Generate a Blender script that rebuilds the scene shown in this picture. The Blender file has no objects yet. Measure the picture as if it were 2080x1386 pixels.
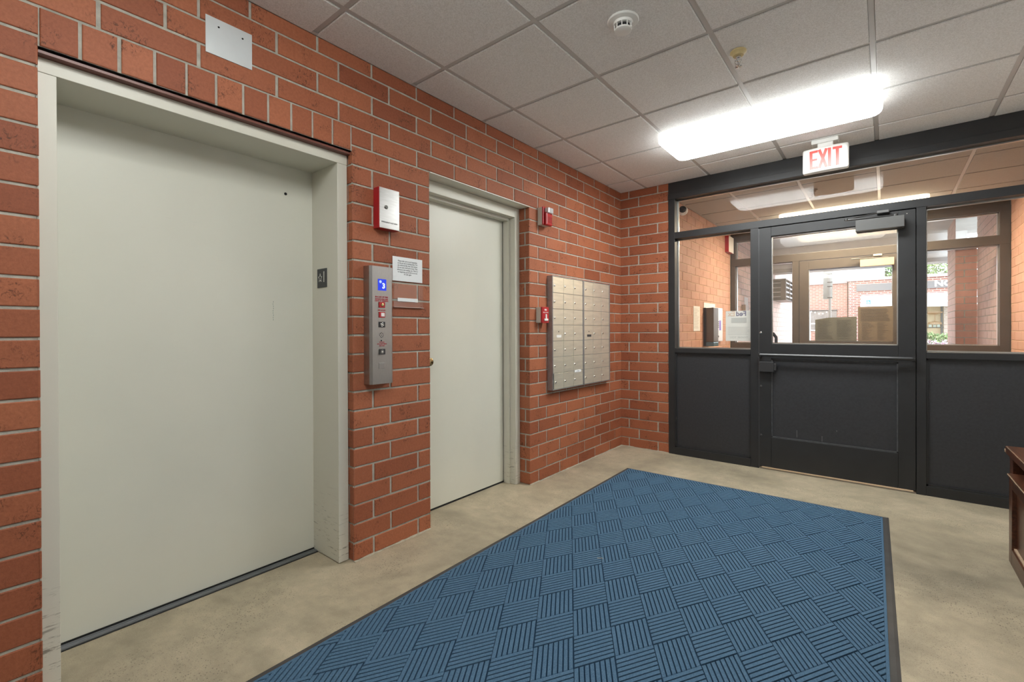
import bpy, bmesh, math, random
from mathutils import Vector, Matrix
random.seed(7)
SC = bpy.context.scene
COL = SC.collection
R = math.radians

# ------------------------------------------------------------------ camera
H = 2.714            # ceiling height
D = 4.60             # plane of the inner glazed partition
D2 = 7.65            # plane of the outer glazed partition
VX = 0.36            # left wall of the vestibule
RX = 3.32            # right wall
yaw, pitch, roll = R(38.972), R(-0.23), R(-0.204)
a = Vector((-math.sin(yaw)*math.cos(pitch), math.cos(yaw)*math.cos(pitch), math.sin(pitch)))
r = Vector((math.cos(yaw), math.sin(yaw), 0)); u = r.cross(a)
r2 = r*math.cos(roll)+u*math.sin(roll); u2 = -r*math.sin(roll)+u*math.cos(roll)
cam = bpy.data.cameras.new('camera'); cam.sensor_width = 36.0
cam.lens = 936.6/2080*36.0; cam.shift_y = -16.17/2080; cam.clip_start = .02; cam.clip_end = 300
co = bpy.data.objects.new('camera', cam); COL.objects.link(co)
M = Matrix((r2, u2, -a)).transposed().to_4x4(); M.translation = Vector((2.209, 0, 1.234))
co.matrix_world = M
SC.camera = co

# ------------------------------------------------------------------ world and exposure
w = bpy.data.worlds.new('overcast_sky'); SC.world = w; w.use_nodes = True
bg = w.node_tree.nodes['Background']; bg.inputs[0].default_value = (.86, .93, 1, 1); bg.inputs[1].default_value = 5.0
SC.view_settings.view_transform = 'Standard'; SC.view_settings.look = 'None'
SC.view_settings.exposure = 0.0; SC.view_settings.gamma = 1.0; SC.view_settings.use_curve_mapping = False
LAMP = 28.0          # radiance of the lobby lenses
LAMP_V = 44.0        # radiance of the vestibule lens

# ------------------------------------------------------------------ materials
def lin(c):
    return tuple(((v/255+.055)/1.055)**2.4 if v/255 > .04045 else v/255/12.92 for v in c)+(1,)
class NT:
    def __init__(s, name):
        s.m = bpy.data.materials.new(name); s.m.use_nodes = True
        s.t = s.m.node_tree; s.n = s.t.nodes; s.b = s.n['Principled BSDF']; s.out = s.n['Material Output']
    def add(s, typ, **k):
        n = s.n.new(typ)
        for q, v in k.items(): setattr(n, q, v)
        return n
    def link(s, x, y): s.t.links.new(x, y)
    def setv(s, sock, v):
        if hasattr(v, 'links'): s.link(v, sock)
        else: sock.default_value = v
    def coord(s, scale=(1,1,1)):
        c = s.add('ShaderNodeTexCoord'); m = s.add('ShaderNodeMapping'); m.inputs['Scale'].default_value = scale
        s.link(c.outputs['Object'], m.inputs[0]); return m.outputs[0]
    def noise(s, vec, scale, detail=3, rough=.5, dist=0):
        n = s.add('ShaderNodeTexNoise'); s.link(vec, n.inputs['Vector'])
        n.inputs['Scale'].default_value = scale; n.inputs['Detail'].default_value = detail
        n.inputs['Roughness'].default_value = rough; n.inputs['Distortion'].default_value = dist
        return n.outputs['Fac']
    def ramp(s, fac, stops):
        n = s.add('ShaderNodeValToRGB'); s.link(fac, n.inputs[0]); e = n.color_ramp.elements
        while len(e) < len(stops): e.new(.5)
        for el, (p, c) in zip(e, stops): el.position = p; el.color = c if len(c) == 4 else tuple(c)+(1,)
        return n.outputs[0]
    def mix(s, f, x, y, mode='MIX'):
        n = s.add('ShaderNodeMix', data_type='RGBA', blend_type=mode)
        s.setv(n.inputs[0], f); s.setv(n.inputs[6], x); s.setv(n.inputs[7], y); return n.outputs[2]
    def math(s, op, x, y=0.0):
        n = s.add('ShaderNodeMath', operation=op); s.setv(n.inputs[0], x); s.setv(n.inputs[1], y); return n.outputs[0]
    def bump(s, h, strength=.3, dist=.01):
        n = s.add('ShaderNodeBump'); n.inputs['Strength'].default_value = strength; n.inputs['Distance'].default_value = dist
        s.link(h, n.inputs['Height']); s.link(n.outputs[0], s.b.inputs['Normal'])
MATS = {}
def plain(name, col, rough=.5, metal=0.0, var=.06, scale=8, bump=0.0, bscale=200, stretch=(1,1,1), emis=None, spec=.5):
    if name in MATS: return MATS[name]
    t = NT(name); v = t.coord(stretch)
    c = lin(col) if max(col[:3]) > 1.01 else tuple(col[:3])+(1,)
    n = t.noise(v, scale, 4)
    lo = tuple(x*(1-var) for x in c[:3])+(1,); hi = tuple(min(1, x*(1+var)) for x in c[:3])+(1,)
    t.setv(t.b.inputs['Base Color'], t.ramp(n, [(.3, lo), (.7, hi)]))
    t.b.inputs['Roughness'].default_value = rough; t.b.inputs['Metallic'].default_value = metal
    t.b.inputs['Specular IOR Level'].default_value = spec
    if bump: t.bump(t.noise(v, bscale, 2), bump, .002)
    if emis:
        t.b.inputs['Emission Color'].default_value = tuple(emis[:3])+(1,); t.b.inputs['Emission Strength'].default_value = emis[3]
    MATS[name] = t.m; return t.m
def brick_mat(name, base, dark, marks=.92, mk_k=.22, grain=1.0):
    t = NT(name); v = t.coord((1,1,1))
    at = t.add('ShaderNodeAttribute', attribute_name='tint')
    n1 = t.noise(v, 6, 4, .6)
    c = t.mix(at.outputs['Fac'], base, dark)
    c = t.mix(t.math('MULTIPLY', n1, .45), c, tuple(x*.55 for x in base[:3])+(1,))
    # fine grain
    n2 = t.noise(v, 90, 3, .7)
    c = t.mix(1.0, c, t.ramp(n2, [(.25, (.8,.78,.76)), (.6, (1,1,1)), (.8, (1.12,1.1,1.08))]), 'MULTIPLY')
    # scraped dark bark marks, clustered on some bricks
    vs = t.coord((1, 1.6, 1)); m1 = t.noise(vs, 42, 4, .75, 1.8); m2 = t.noise(v, 8.3, 2, .5)
    mk = t.math('MULTIPLY', t.ramp(m1, [(.52, (0,0,0)), (.62, (1,1,1))]), t.ramp(m2, [(.52, (0,0,0)), (.63, (1,1,1))]))
    c = t.mix(t.math('MULTIPLY', mk, marks), c, tuple(x*mk_k*q for x, q in zip(base[:3], (1, .8 if mk_k > .3 else 1, .6 if mk_k > .3 else 1)))+(1,))
    # pale mortar smears
    m3 = t.noise(v, 38, 5, .8); m4 = t.noise(v, 3.1, 2)
    sm = t.math('MULTIPLY', t.ramp(m3, [(.62, (0,0,0)), (.74, (1,1,1))]), t.ramp(m4, [(.5, (0,0,0)), (.65, (1,1,1))]))
    c = t.mix(t.math('MULTIPLY', sm, .35), c, (.62, .42, .31, 1))
    t.setv(t.b.inputs['Base Color'], c); t.b.inputs['Roughness'].default_value = .62
    t.b.inputs['Specular IOR Level'].default_value = .35
    h = t.math('ADD', t.noise(v, 160, 3, .7), t.math('MULTIPLY', m1, .8)); t.bump(h, .35, .0016)
    MATS[name] = t.m; return t.m
BRICK = brick_mat('lobby_brick', (.47, .158, .076, 1), (.31, .090, .043, 1))
BRICK_V = brick_mat('lit_vestibule_brick', (.70, .42, .32, 1), (.60, .35, .26, 1), .95, .62)  # lobby brick lightened in colour for the warm light on it
MORTAR_V = plain('pale_mortar', (.66, .50, .36), .9, var=.1, scale=30)
BRICK_O = brick_mat('daylit_outdoor_brick', (.86, .63, .57, 1), (.78, .54, .48, 1), .6)  # daylight and glass haze paled into the brick colour
MORTAR = plain('mortar', (.43, .41, .35), .9, var=.18, scale=30, bump=.6, bscale=150)
CREAM = plain('cream_paint', (.70, .685, .59), .42, var=.02, scale=3, bump=.03, bscale=120)
def door_paint():
    t = NT('cream_door_paint'); v = t.coord()
    c = t.ramp(t.noise(v, 1.4, 5, .6), [(.3, (.665,.66,.57)), (.7, (.71,.70,.605))])
    s = t.coord((1, 3, 40)); k = t.ramp(t.noise(s, 5, 3, .6), [(.70, (0,0,0)), (.78, (1,1,1))])
    c = t.mix(t.math('MULTIPLY', k, .25), c, (.5, .48, .4, 1))
    t.setv(t.b.inputs['Base Color'], c); t.b.inputs['Roughness'].default_value = .38; t.bump(t.noise(v, 60, 3), .04, .002)
    return t.m
DOORP = door_paint()
def scuff_paint():      # frame paint with chips and dark scuffs near the floor
    t = NT('scuffed_cream_paint'); v = t.coord()
    sep = t.add('ShaderNodeSeparateXYZ'); t.link(v, sep.inputs[0])
    low = t.ramp(sep.outputs[2], [(.10, (1,1,1)), (.46, (0,0,0))])
    s = t.coord((3, 3, 26)); k = t.ramp(t.noise(s, 3.5, 5, .75, .4), [(.575, (0,0,0)), (.64, (1,1,1))])
    c = t.mix(t.math('MULTIPLY', t.math('MULTIPLY', k, low), .85), (.66, .64, .55, 1), (.14, .12, .09, 1))
    chip = t.ramp(t.noise(v, 26, 3, .6), [(.755, (0,0,0)), (.77, (1,1,1))])
    c = t.mix(t.math('MULTIPLY', chip, .8), c, (.25, .24, .22, 1))
    t.setv(t.b.inputs['Base Color'], c); t.b.inputs['Roughness'].default_value = .42; t.bump(t.noise(v, 60, 3), .05, .002)
    return t.m
FRAMEP = scuff_paint()
BLACK = plain('black_painted_steel', (.019, .0195, .021), .45, var=.12, bump=.04, bscale=90)
BLACKPANEL = plain('black_pebbled_panel', (.026, .027, .031), .5, var=.15, scale=60, bump=.5, bscale=420)
BRONZE = plain('dark_bronze_frame', (.072, .060, .052), .45, var=.1)
STEEL = plain('brushed_stainless', (.43, .42, .41), .36, 1.0, .08, 40, .08, 60, (1, 40, 1))
STEELV = plain('brushed_steel_plate', (.60, .60, .59), .28, 1.0, .08, 14, .05, 60, (1, 1, 14))
ALU = plain('satin_aluminium', (.62, .62, .60), .32, 1.0, .04)
MAILM = plain('champagne_aluminium', (.79, .755, .63), .38, .6, .07, 6, .04, 80, (1, 1, 8))
MAILT = plain('grey_aluminium_trim', (.42, .44, .46), .4, .8, .1, 30)
CHROME = plain('chrome', (.75, .74, .72), .15, 1.0, .02)
RED = plain('signal_red', (.43, .016, .022), .3, var=.05)
WHITE = plain('white_plastic', (.87, .87, .84), .4, var=.02)
BEIGE = plain('beige_box', (.62, .60, .52), .5, var=.03)
PAPER = plain('white_paper', (.84, .86, .87), .8, var=.02)
PAPERTAN = plain('backlit_tan_paper', (.135, .108, .08), .85, var=.05)
PAPERGRN = plain('backlit_grey_green_paper', (.105, .108, .096), .85, var=.05)
PAPERGRY = plain('pale_grey_paper', (.66, .65, .60), .85, var=.03)
INK = plain('dark_ink', (.06, .06, .065), .8, var=.02)
INKSOFT = plain('grey_ink', (.045, .045, .045), .8, var=.02)
INKPALE = plain('pale_grey_ink', (.45, .45, .42), .8, var=.02)
REDINK = plain('red_ink', (.55, .05, .07), .7, var=.02)
BLK = plain('black_plastic', (.03, .03, .032), .4, var=.05)
DARK = plain('dark_void', (.012, .012, .012), .9, var=.02)
RUBBER = plain('black_mat_rubber', (.055, .052, .05), .7, var=.15, bump=.2, bscale=200)
LINTEL = plain('red_brown_steel', (.17, .058, .042), .4, var=.1)
def carpet():
    t = NT('blue_mat_fibre'); v = t.coord()
    n = t.noise(v, 230, 4, .8); n2 = t.noise(v, 5, 3)
    c = t.ramp(n, [(.28, (.042,.088,.150)), (.55, (.085,.160,.245)), (.78, (.160,.250,.340))])
    c = t.mix(t.math('MULTIPLY', n2, .35), c, (.055, .125, .22, 1))
    t.setv(t.b.inputs['Base Color'], c); t.b.inputs['Roughness'].default_value = .95
    t.b.inputs['Specular IOR Level'].default_value = .15; t.bump(n, .5, .002); return t.m
CARPET = carpet()
CARPETD = plain('shaded_mat_groove', (.014, .036, .070), .95, var=.2, scale=200, spec=.1)  # groove shade darkened into the bed colour
def concrete():
    t = NT('ground_concrete'); v = t.coord()
    n1 = t.noise(v, 1.1, 6, .6, .5)
    c = t.ramp(n1, [(.3, (.27,.235,.17)), (.48, (.42,.36,.255)), (.7, (.60,.51,.365))])
    n2 = t.noise(v, 9, 6, .65)
    c = t.mix(1.0, c, t.ramp(n2, [(.3, (.8,.8,.8)), (.7, (1.1,1.1,1.1))]), 'MULTIPLY')
    # exposed aggregate, in patches
    ag = t.add('ShaderNodeTexVoronoi'); t.link(v, ag.inputs['Vector']); ag.inputs['Scale'].default_value = 120
    agf = t.ramp(ag.outputs['Distance'], [(.22, (1,1,1)), (.34, (0,0,0))])
    pick = t.add('ShaderNodeSeparateColor'); t.link(ag.outputs['Color'], pick.inputs[0])
    dk = t.ramp(pick.outputs[0], [(.52, (0,0,0)), (.56, (1,1,1))])
    patch = t.ramp(t.noise(v, 1.9, 4, .6), [(.44, (0,0,0)), (.58, (1,1,1))])
    f = t.math('MULTIPLY', t.math('MULTIPLY', agf, dk), patch)
    c = t.mix(t.math('MULTIPLY', f, .85), c, (.10, .085, .07, 1))
    lt = t.ramp(pick.outputs[1], [(.7, (0,0,0)), (.74, (1,1,1))])
    f2 = t.math('MULTIPLY', t.math('MULTIPLY', agf, lt), patch)
    c = t.mix(t.math('MULTIPLY', f2, .4), c, (.55, .49, .38, 1))
    pit = t.ramp(t.noise(t.coord((1, 1, 1)), 150, 3, .75), [(.585, (0,0,0)), (.64, (1,1,1))])
    pz = t.ramp(t.noise(v, 2.3, 5, .65), [(.46, (0,0,0)), (.62, (1,1,1))])
    c = t.mix(t.math('MULTIPLY', t.math('MULTIPLY', pit, pz), .8), c, (.13, .105, .08, 1))
    fine = t.noise(v, 320, 2, .8)
    c = t.mix(1.0, c, t.ramp(fine, [(.3, (.84,.84,.84)), (.7, (1.1,1.1,1.1))]), 'MULTIPLY')
    t.setv(t.b.inputs['Base Color'], c)
    t.setv(t.b.inputs['Roughness'], t.math('ADD', t.math('MULTIPLY', n2, .3), .38))
    t.b.inputs['Specular IOR Level'].default_value = .35
    t.bump(t.noise(v, 120, 4, .7), .12, .002); return t.m
CONC = concrete()
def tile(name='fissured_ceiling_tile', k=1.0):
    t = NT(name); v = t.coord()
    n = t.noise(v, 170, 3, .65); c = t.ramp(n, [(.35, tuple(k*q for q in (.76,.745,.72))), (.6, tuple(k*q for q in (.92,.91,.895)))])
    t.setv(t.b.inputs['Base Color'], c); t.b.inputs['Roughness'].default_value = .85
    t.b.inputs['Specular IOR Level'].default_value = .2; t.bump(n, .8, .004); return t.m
TILE = tile(); TILE_V = tile('dimmed_vestibule_tile', .52)  # vestibule tile is the lobby tile, darkened in colour to dim that ceiling
GRID = plain('grey_white_grid_metal', (.58, .565, .55), .4, var=.02)
def glass(name, f0=.035, tint=(1,1,1), haze=0.0):
    t = NT(name); t.n.remove(t.b)
    lw = t.add('ShaderNodeLayerWeight'); lw.inputs[0].default_value = .5
    p = t.math('POWER', lw.outputs['Facing'], 5.0); f = t.math('ADD', t.math('MULTIPLY', p, .7), f0)
    tr = t.add('ShaderNodeBsdfTransparent'); tr.inputs[0].default_value = tuple(tint)+(1,)
    gl = t.add('ShaderNodeBsdfGlossy'); gl.inputs['Roughness'].default_value = .0
    mx = t.add('ShaderNodeMixShader'); t.link(f, mx.inputs[0]); t.link(tr.outputs[0], mx.inputs[1]); t.link(gl.outputs[0], mx.inputs[2])
    o = mx.outputs[0]
    if haze:
        df = t.add('ShaderNodeBsdfDiffuse'); df.inputs[0].default_value = (.8,.8,.82,1)
        v = t.coord((1,1,1)); n = t.ramp(t.noise(v, 3, 4, .6), [(.3, (haze*.6,)*3), (.7, (haze*1.4,)*3)])
        m2 = t.add('ShaderNodeMixShader'); t.link(n, m2.inputs[0]); t.link(o, m2.inputs[1]); t.link(df.outputs[0], m2.inputs[2]); o = m2.outputs[0]
    t.link(o, t.out.inputs[0]); return t.m
GLASS1 = glass('clear_partition_glass', .010, haze=.012)
GLASS2 = glass('outer_partition_glass', .010, haze=.05)
FILM = glass('clear_plastic', .03, haze=.03)
def emit(name, col, s, base=(.8,.8,.8), side=None):
    t = NT(name); t.b.inputs['Base Color'].default_value = tuple(base)+(1,); t.b.inputs['Roughness'].default_value = .3
    t.b.inputs['Emission Color'].default_value = tuple(col)+(1,); t.b.inputs['Emission Strength'].default_value = s
    if side is not None:      # prismatic lens: the flanks glow at their own strength
        g = t.add('ShaderNodeNewGeometry'); sp = t.add('ShaderNodeSeparateXYZ'); t.link(g.outputs['Normal'], sp.inputs[0])
        dn = t.math('MAXIMUM', t.math('MULTIPLY', sp.outputs[2], -1.0), 0.0)
        t.link(t.math('ADD', t.math('MULTIPLY', dn, s-side), side), t.b.inputs['Emission Strength'])
    return t.m
def wood():
    t = NT('dark_red_brown_wood'); v = t.coord((8, .7, 8))
    n = t.noise(v, 6, 5, .6, .6)
    c = t.ramp(n, [(.3, (.03,.010,.005)), (.55, (.085,.028,.014)), (.75, (.15,.055,.027))])
    t.setv(t.b.inputs['Base Color'], c); t.b.inputs['Roughness'].default_value = .3; t.bump(n, .05, .002); return t.m
WOOD = wood()
WOODL = plain('worn_pale_wood_edge', (.45, .33, .22), .5, var=.2, scale=60)

# ------------------------------------------------------------------ mesh builder
class MB:
    def __init__(s): s.v = []; s.f = []; s.mi = []; s.tint = []
    def poly(s, pts, m=0, tint=0.0):
        b = len(s.v); s.v += [tuple(p) for p in pts]; s.f.append(tuple(range(b, b+len(pts)))); s.mi.append(m); s.tint.append(tint); return s
    def box(s, lo, hi, m=0, bev=0.0, tint=0.0):
        lo = [min(p, q) for p, q in zip(lo, hi)]; hi = [max(p, q) for p, q in zip(lo, hi)] if False else hi
        x0, y0, z0 = lo; x1, y1, z1 = [max(p, q) for p, q in zip(lo, hi)]
        if bev:
            bm = bmesh.new(); bmesh.ops.create_cube(bm, size=1)
            for v in bm.verts: v.co = Vector(((x0+x1)/2+v.co.x*(x1-x0), (y0+y1)/2+v.co.y*(y1-y0), (z0+z1)/2+v.co.z*(z1-z0)))
            bev = min(bev, .49*min(x1-x0, y1-y0, z1-z0))
            bmesh.ops.bevel(bm, geom=bm.edges[:], offset=bev, segments=2, affect='EDGES', profile=.5)
            s.bm(bm, m); return s
        c = [(x0,y0,z0),(x1,y0,z0),(x1,y1,z0),(x0,y1,z0),(x0,y0,z1),(x1,y0,z1),(x1,y1,z1),(x0,y1,z1)]
        b = len(s.v); s.v += c
        for f in ((0,3,2,1),(4,5,6,7),(0,1,5,4),(1,2,6,5),(2,3,7,6),(3,0,4,7)):
            s.f.append(tuple(b+i for i in f)); s.mi.append(m); s.tint.append(tint)
        return s
    def bm(s, bm, m=0):
        b = len(s.v); bm.verts.index_update(); s.v += [tuple(v.co) for v in bm.verts]
        for f in bm.faces: s.f.append(tuple(b+v.index for v in f.verts)); s.mi.append(m); s.tint.append(0)
        bm.free(); return s
    def lathe(s, prof, c, axis='z', n=32, m=0):
        # prof: list of (radius, height); revolved about axis through c
        A = {'z': (Vector((1,0,0)), Vector((0,1,0)), Vector((0,0,1))), 'x': (Vector((0,1,0)), Vector((0,0,1)), Vector((1,0,0))),
             'y': (Vector((0,0,1)), Vector((1,0,0)), Vector((0,1,0)))}[axis]
        return s.lathe_v(prof, c, A, n, m)
    def lathe_v(s, prof, c, A, n=24, m=0):
        c = Vector(c); b = len(s.v)
        for rr, h in prof:
            for i in range(n):
                t = 2*math.pi*i/n; s.v.append(tuple(c+A[0]*rr*math.cos(t)+A[1]*rr*math.sin(t)+A[2]*h))
        for k in range(len(prof)-1):
            for i in range(n):
                j = (i+1) % n; s.f.append((b+k*n+i, b+k*n+j, b+(k+1)*n+j, b+(k+1)*n+i)); s.mi.append(m); s.tint.append(0)
        s.f.append(tuple(b+i for i in reversed(range(n)))); s.mi.append(m); s.tint.append(0)
        s.f.append(tuple(b+(len(prof)-1)*n+i for i in range(n))); s.mi.append(m); s.tint.append(0)
        return s
    def rod(s, p, q, rad, n=12, m=0, rad2=None):
        p, q = Vector(p), Vector(q); d = (q-p); L = d.length; d.normalize()
        x = d.orthogonal().normalized(); y = d.cross(x)
        return s.lathe_v([(rad, 0), (rad if rad2 is None else rad2, L)], p, (x, y, d), n, m)
    def tube(s, pts, rad, n=12, m=0):
        for i in range(len(pts)-1): s.rod(pts[i], pts[i+1], rad, n, m)
        for p in pts[1:-1]:
            pr = [(max(1e-5, rad*math.sin(math.pi*k/8)), -rad*math.cos(math.pi*k/8)) for k in range(9)]; s.lathe(pr, p, 'z', n, m)
        return s
    def mesh(s, name, mats, off=(0,0,0), smooth=False):
        me = bpy.data.meshes.new(name)
        o = Vector(off); me.from_pydata([tuple(Vector(v)-o) for v in s.v], [], s.f); me.update()
        for mm in (mats if isinstance(mats, (list, tuple)) else [mats]): me.materials.append(mm)
        me.polygons.foreach_set('material_index', s.mi)
        if any(s.tint):
            at = me.attributes.new('tint', 'FLOAT', 'FACE'); at.data.foreach_set('value', s.tint)
        bm = bmesh.new(); bm.from_mesh(me)
        if smooth:
            bmesh.ops.remove_doubles(bm, verts=bm.verts, dist=1e-6); bmesh.ops.recalc_face_normals(bm, faces=bm.faces)
            for f in bm.faces: f.smooth = True
            for e in bm.edges:
                if len(e.link_faces) == 2 and e.calc_face_angle(0) > R(38): e.smooth = False
        bm.to_mesh(me); bm.free()
        return me
def tag(o, label=None, cat=None, group=None, kind=None):
    if label: o['label'] = label
    if cat: o['category'] = cat
    if group: o['group'] = group
    if kind: o['kind'] = kind
    return o
def base(o):
    p = Vector((0,0,0))
    while o is not None: p = p+Vector(o.location); o = o.parent
    return p
def obj(name, mb, mats, parent=None, label=None, cat=None, group=None, kind=None, smooth=False, at=None):
    off = base(parent) if parent else Vector(at or (0,0,0))
    o = bpy.data.objects.new(name, mb.mesh(name, mats, off, smooth)); COL.objects.link(o)
    if parent: o.parent = parent
    elif at: o.location = at
    return tag(o, label, cat, group, kind)
def struct(name, mb, mats, smooth=False): return obj(name, mb, mats, kind='structure', smooth=smooth)
def empty(name, loc, label=None, cat=None, group=None, kind=None):
    o = bpy.data.objects.new(name, None); COL.objects.link(o); o.location = loc; o.empty_display_size = .1
    return tag(o, label, cat, group, kind)
def B(lo, hi, bev=0.0): return MB().box(lo, hi, 0, bev)
def text(name, body, size, origin, right, up, mat, parent=None, align='CENTER', depth=.0006, bold=0.0, xs=1.0):
    c = bpy.data.curves.new(name, 'FONT'); c.body = body; c.size = size; c.align_x = align; c.align_y = 'CENTER'
    c.extrude = depth; c.offset = bold; c.resolution_u = 3
    t = bpy.data.objects.new(name, c); COL.objects.link(t); bpy.context.view_layer.update()
    me = bpy.data.meshes.new_from_object(t.evaluated_get(bpy.context.evaluated_depsgraph_get()))
    bpy.data.objects.remove(t); bpy.data.curves.remove(c)
    rt, upv = Vector(right).normalized(), Vector(up).normalized(); nn = rt.cross(upv)
    Mx = Matrix((rt*xs, upv, nn)).transposed().to_4x4(); Mx.translation = Vector(origin)-(base(parent) if parent else Vector((0,0,0)))
    me.transform(Mx); me.materials.clear(); me.materials.append(mat); me.name = name
    o = bpy.data.objects.new(name, me); COL.objects.link(o); o.parent = parent
    return o
X_, Y_, Z_ = (1,0,0), (0,1,0), (0,0,1)

# ------------------------------------------------------------------ brickwork
CRS, Z0, BL, J = .1016, .0975, .3145, .0105
def subtract(iv, cuts):
    out = [iv]
    for c0, c1 in cuts:
        nx = []
        for p, q in out:
            if c1 <= p or c0 >= q: nx.append((p, q)); continue
            if c0 > p: nx.append((p, c0))
            if c1 < q: nx.append((c1, q))
        out = nx
    return [(p, q) for p, q in out if q-p > .004]
def bricks(mb, P, U, N, u0, u1, z0, z1, holes=(), even=.247, odd=.047, soldier=None, jd=.005, J=J):
    P, U, N = Vector(P), Vector(U), Vector(N); flip = U.cross(Vector((0,0,1))).dot(N) < 0
    def quad(ua, ub, za, zb, d, ins=0, m=0, tint=0.0):
        q = [P+U*ua+Vector((0,0,za))+N*d, P+U*ub+Vector((0,0,za))+N*d, P+U*ub+Vector((0,0,zb))+N*d, P+U*ua+Vector((0,0,zb))+N*d]
        if flip: q.reverse()
        mb.poly(q, m, tint)
    def brick(ua, ub, za, zb):
        if ub-ua < .006 or zb-za < .006: return
        t = min(1, max(.02, random.gauss(.45, .29)))
        j = [random.uniform(-.0012, .0012) for _ in range(4)]
        ua += j[0]; ub += j[1]; za += j[2]*.6; zb += j[3]*.6
        e = .0028; pr = random.uniform(-.0008, .0008)
        o = [(ua,za),(ub,za),(ub,zb),(ua,zb)]; i = [(ua+e,za+e),(ub-e,za+e),(ub-e,zb-e),(ua+e,zb-e)]
        O = [P+U*x+Vector((0,0,z))-N*jd for x, z in o]; O2 = [P+U*x+Vector((0,0,z))+N*(pr-.002) for x, z in o]; I = [P+U*x+Vector((0,0,z))+N*pr for x, z in i]
        b = len(mb.v); mb.v += [tuple(p) for p in O+O2+I]
        fs = [(8,9,10,11)]+[(k,(k+1)%4,4+(k+1)%4,4+k) for k in range(4)]+[(4+k,4+(k+1)%4,8+(k+1)%4,8+k) for k in range(4)]
        for f in fs:
            f = tuple(b+k for k in f); mb.f.append(f[::-1] if flip else f); mb.mi.append(0); mb.tint.append(t)
    n = 0
    while True:
        za = Z0+(n-1)*CRS if n else 0; zb = Z0+n*CRS
        if za >= z1: break
        zc, zd = max(za, z0), min(zb, z1)
        if zd-zc > .004:
            # split the course where a hole starts or ends inside it
            zs = sorted({zc, zd} | {h for q in holes for h in (q[2], q[3]) if zc+.004 < h < zd-.004})
            for s0, s1 in zip(zs, zs[1:]):
                cuts = [(q[0], q[1]) for q in holes if q[2] < (s0+s1)/2 < q[3]]
                off = even if n % 2 == 0 else odd
                for p, q in subtract((u0, u1), cuts):
                    quad(p, q, s0, s1, -jd, m=1)
                    k = math.floor((p-off)/BL)
                    while off+k*BL < q:
                        JV = J*1.25
                        x0, x1 = max(p, off+k*BL+JV/2 if off+k*BL > p else p), min(q, off+(k+1)*BL-JV/2 if off+(k+1)*BL < q else q)
                        lo = s0+(J/2 if s0 == za or s0 > z0 and s0 == zc and False else 0) if s0 != za else s0+J/2
                        hi = s1-J/2 if s1 == zb else s1
                        brick(x0, x1, lo, hi); k += 1
        n += 1
    if soldier:
        ua, ub, za, zb, w, offs = soldier
        quad(ua, ub, za, zb, -jd, m=1)
        x = offs
        while x < ub-.01: brick(x+J/2, min(ub, x+w)-J/2, za+.002, zb-J/2); x += w
    return mb

# ------------------------------------------------------------------ room shell
# left brick wall with the two door openings
EL0, EL1, ELT = .207, 1.380, 2.200        # elevator opening
DR0, DR1, DRT = 1.916, 2.953, 2.2315      # closet door opening
mb = MB()
bricks(mb, (0,0,0), Y_, X_, -3.2, D, 0, H, holes=[(EL0, EL1, 0, 2.3335), (DR0, DR1, 0, DRT)], soldier=(EL0, EL1, ELT, 2.3335, .1063, EL0))
for yy, s in ((EL0, Y_), (EL1, (0,-1,0))): bricks(mb, (0, yy, 0), (-1,0,0), s, 0, .30, 0, ELT, even=.15, odd=.36)
for yy, s in ((DR0, Y_), (DR1, (0,-1,0))): bricks(mb, (0, yy, 0), (-1,0,0), s, 0, .30, 0, DRT, even=.15, odd=.36)
struct('wall_left', mb, [BRICK, MORTAR])
# grout squeezed along the foot of the wall
g = MB()
def skirt(p, q, n):
    p, q, n = Vector(p), Vector(q), Vector(n); L = (q-p).length; k = max(2, int(L/.03)); pts = []
    for i in range(k+1):
        c = p+(q-p)*i/k; d = .004+.010*random.random(); hh = .002+.006*random.random()
        pts.append((c, c+n*d, c+Vector((0,0,hh))))
    for A, Bq in zip(pts, pts[1:]): g.poly([A[2], A[1], Bq[1], Bq[2]])
skirt((0,EL1,0.001), (0,DR0,0.001), X_); skirt((0,DR1,0.001), (0,D,0.001), X_); skirt((0,-3,0.001), (0,EL0,0.001), X_); skirt((0,D,.001), (.51,D,.001), (0,-1,0))
struct('trim_1', g, plain('pale_grout', (.40, .36, .27), .9, var=.15, scale=40))
# short brick pier at the end of the lobby, plus its vestibule side
mb = MB(); bricks(mb, (0,D,0), X_, (0,-1,0), -.006, .517, 0, H, even=.09, odd=.2)
bricks(mb, (.517,D,0), Y_, X_, 0, .11, 0, H, even=.05, odd=.3)
bricks(mb, (0,D+.11,0), X_, (0,1,0), VX, .517, 0, H, even=.09, odd=.2)
struct('wall_back', mb, [BRICK, MORTAR])
# solid masonry behind the brick faces
core = MB().box((-.44,-3.3,-.1), (-.37,D+.05,H+.05)).box((-.44,D+.0065,-.1), (.511,D+.104,H+.05)).box((-.44,D+.1,-.1), (VX-.0065,D2+.06,H+.3))
core.box((RX+.0065,-3.3,-.1), (RX+.12,D2+.06,H+.3)).box((-.44,-3.3,-.1), (RX+.1,-3.2065,H+.05)).box((-.006,-3.2,H-.001), (-.44,-3.1,H+.04))
core.box((-.44,-3.2,H-.02), (-.0065,D+.02,H+.06))
struct('wall_core', core, MORTAR)
struct('ceiling_deck', MB().box((-.44,-3.3,H+.051), (RX+.12,D2+.11,H+.12)), MORTAR)
# unseen parts of the room that carry the light
PLAINW = plain('off_white_wall_paint', (.84, .84, .82), .7, var=.02)
struct('wall_right', B((RX,-3.2,0), (RX+.006,D-.006,H+.03)), PLAINW)
struct('wall_front', B((0,-3.206,0), (RX,-3.2,H+.03)), PLAINW)
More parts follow.
